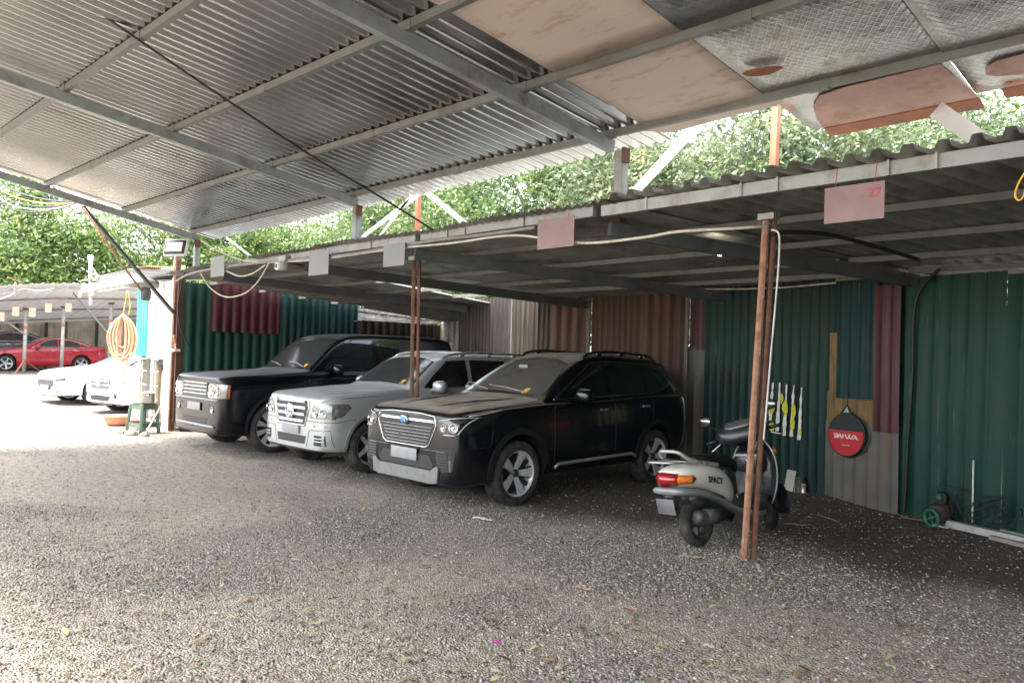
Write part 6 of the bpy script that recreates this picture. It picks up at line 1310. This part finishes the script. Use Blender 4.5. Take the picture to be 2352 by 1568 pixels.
lf_a = leafmat('leaves_mid_green', [(0, (.04, .07, .025)), (.5, (.12, .19, .065)), (.9, (.22, .29, .1)), (1, (.34, .36, .12))])
lf_b = leafmat('leaves_yellow_green', [(0, (.045, .085, .025)), (.5, (.14, .22, .06)), (.9, (.28, .34, .1)), (1, (.45, .46, .16))])
lf_c = leafmat('leaves_grey_green', [(0, (.05, .075, .035)), (.5, (.15, .2, .1)), (.9, (.27, .31, .16)), (1, (.4, .34, .12))])
barkm = mat('bark', (.26, .21, .165), .85, 0, .3, 9, bump=.5, bscale=20)
def tree(name, label, x, y, z0, h, rx, ry, rz_, N, lsz, lm, seed, tr=.16, clumps=26, lean=(0, 0), bare=0):
    r = np.random.RandomState(seed); t = empty(name, label, 'tree', (x, y, z0)); g_ = random.Random(seed)
    cz = h - rz_; C_ = []
    while len(C_) < clumps:
        p = r.uniform(-1, 1, 3)
        if .25 < np.linalg.norm(p) < 1: C_.append([p[0] * rx * .85 + lean[0], p[1] * ry * .85 + lean[1], cz + p[2] * rz_ * .85])
    C_ = np.array(C_); cr = r.uniform(.17, .34, clumps) * min(rx, rz_) * 1.15
    k = r.randint(0, clumps, N); d = r.normal(size=(N, 3)); d /= np.linalg.norm(d, axis=1)[:, None]; rr = cr[k] * (r.rand(N) ** .45); P = C_[k] + d * rr[:, None] * np.array([1.15, 1.15, .8]); P[:, 2] -= .05 * rr
    nrm = d * .5 + r.normal(size=(N, 3)) * .6 + np.array([0, 0, .5]); nrm /= np.linalg.norm(nrm, axis=1)[:, None]
    a = r.normal(size=(N, 3)); u = np.cross(nrm, a); u /= np.linalg.norm(u, axis=1)[:, None]; w = np.cross(nrm, u); s = lsz * r.uniform(.6, 1.35, N)[:, None]
    V = np.stack([P - u * s, P + w * s * .42 - nrm * s * .12, P + u * s, P - w * s * .42 - nrm * s * .12], 1).reshape(-1, 3); np_mesh('crown', V, np.arange(N * 4).reshape(-1, 4), lm, t)
    q = MB(); base = Vector((0, 0, -.1)); fork = Vector((lean[0] * .4, lean[1] * .4, cz - rz_ * .55)); q.tube(spline([base, base.lerp(fork, .5) + Vector((g_.uniform(-.2, .2), g_.uniform(-.2, .2), 0)), fork, Vector((lean[0], lean[1], cz + rz_ * .3))], 5), [tr * (1 - .75 * i / 15) for i in range(16)], 9); q.build('trunk', barkm, t)
    q = MB()
    for i in range(min(clumps, 22)):
        e = Vector(C_[i]); s0 = fork.lerp(Vector((lean[0], lean[1], cz)), g_.uniform(0, .9)); m1 = s0.lerp(e, .5) + Vector((g_.uniform(-.3, .3), g_.uniform(-.3, .3), g_.uniform(-.1, .4))) * rz_ * .3
        pts = spline([s0, m1, e], 5); q.tube(pts, [tr * .42 * (1 - .75 * j / (len(pts) - 1)) for j in range(len(pts))], 6)
        for _ in range(2 + bare):
            pa = pts[g_.randint(3, len(pts) - 1)]; pb = pa + Vector((g_.uniform(-1, 1), g_.uniform(-1, 1), g_.uniform(-.4, .9))) * rz_ * .3; q.tube(spline([pa, pa.lerp(pb, .5) + Vector((0, 0, .1)), pb], 3), [tr * .13 * (1 - .12 * j) for j in range(7)], 5)
    q.build('branches', barkm, t); return t
# behind the shed
TG = 'trees behind the shed'
bt = [(-4.0, 15.5, 6.2, 2.6, 2, 2.0, 9000, .085, lf_c, 'loose grey green tree seen through the right end of the gap between the roofs', 1), (-7.0, 14.5, 6.4, 2.6, 2, 2.2, 12000, .085, lf_c, 'grey green tree behind the red oxide strut at the right', 1), (-10.3, 14.8, 6.4, 2.8, 2, 2.4, 15000, .085, lf_c, 'dense tree with tangled bare branches behind the middle of the gap', 4),
      (-14, 15.5, 6.6, 2.8, 2.2, 2.6, 16000, .09, lf_a, 'mid green tree behind the white diagonal stays', 2), (-18, 16, 7, 3, 2.4, 3, 16000, .1, lf_a, 'bright green tree behind the left end of the low shed roof', 1), (-1.0, 15.5, 6.2, 2.6, 2, 2.0, 7000, .09, lf_c, 'thin tree at the far right of the gap between the roofs', 1), (-6.5, 19, 8, 3.4, 2.6, 2.6, 9000, .1, lf_a, 'taller tree standing further back on the right', 1), (-22.5, 17.5, 8, 3.2, 2.6, 3.4, 15000, .11, lf_a, 'green tree between the low shed and the bright grove', 1), (-14, 21, 8.5, 4, 3, 3.2, 10000, .12, lf_a, 'large tree standing further back behind the white stays', 1)]
for i, (x, y, h, rx, ry, rz_, N, ls, lm, lab, bare) in enumerate(bt): tree('tree', lab, x, y, 0, h + (1.6 if x < -9 else 1.0), rx * 1.15, ry, rz_ * 1.3, int(N * 2.3), ls * .8, lm, 40 + i, .2, 52, (0, 0), bare)
ft = [(-46, 3.5, 10.5, 5, 4.5, 5.2, 'bright yellow green tree at the left edge'), (-46, 10, 10.5, 5, 4.5, 5.0, 'bright tree above the far shed roof bracket'), (-45, 16.5, 10.5, 5, 4.5, 5.0, 'bright green tree above the camera pole'), (-42, 22, 10.5, 5, 4.5, 5.2, 'green tree behind the hut roof'), (-36, 24, 10, 5, 4.5, 5.0, 'green tree right of the floodlight'), (-52, -3, 11, 5, 5, 5.5, 'yellow green tree at the left of the grove, mostly out of frame'), (-29, 21, 9, 4.5, 4, 4.5, 'green tree between the grove and the shed')]
for i, (x, y, h, rx, ry, rz_, lab) in enumerate(ft): tree('tree', lab, x, y, .4, h, rx, ry, rz_, 34000, .125, lf_b if i < 4 else lf_a, 80 + i, .25, 60)
# brambles in the opening above the side wall
q = MB(); g_ = random.Random(4)
for k in range(46):
    y = g_.uniform(10.1, 12.4); z = 2.44 + g_.uniform(0, .05); pts = [Vector((XL + g_.uniform(-.2, .1), y, z))]
    for _ in range(3): pts.append(pts[-1] + Vector((g_.uniform(-.12, .12), g_.uniform(-.3, .3), g_.uniform(-.05, .12))))
    q.tube(spline(pts, 3), .006, 4)
tag(q.build('dry_brambles', mat('twig_grey', (.25, .22, .18), .8)), 'dry grey twigs lying on top of the brown panel of the side wall', 'twigs', kind='stuff')

MB().box((XL - .9, 11.2, 2.6), (.03, 3.2, .75)).build('outer_panel', mat('outer_pale', (.25, .25, .23), .7), lw)

corr('roof_sheet', lambda u, v, h: Vector((-15.1 + u, 9.9 + v, zl(9.9 + v) - .06 + h)), 3.6, [0, 1, 2, 3.2], .105, .03, 'sine', galv_dk, shed)

for i, (px, py, L_, rz) in enumerate(((30, 1165, .35, .3), (680, 1385, .16, 1.1), (60, 1455, .22, .7), (1905, 1195, .3, 2.6), (1830, 1210, .25, .4))):
    p = onz(px, py); q = MB(); q.tube([(-L_ / 2, 0, .012), (-L_ * .1, .02, .02), (L_ * .2, .0, .014), (L_ / 2, .03, .02)], [.003, .005, .004, .002], 5)
    o = q.build('twig', mat('twig_pale', (.33, .27, .2), .8)); o.location = (p.x, p.y, ground_h(p.x, p.y) + .01); o.rotation_euler = (0, 0, rz)
    tag(o, ['thin dry twig on the gravel at the left edge', 'short curved twig on the gravel left of the middle', 'dry twig on the gravel near the bottom left corner', 'pale twig on the dark ground before the grey patch of the green wall', 'pale twig on the dark ground right of the scooter'][i], 'twig', 'twigs on the ground')
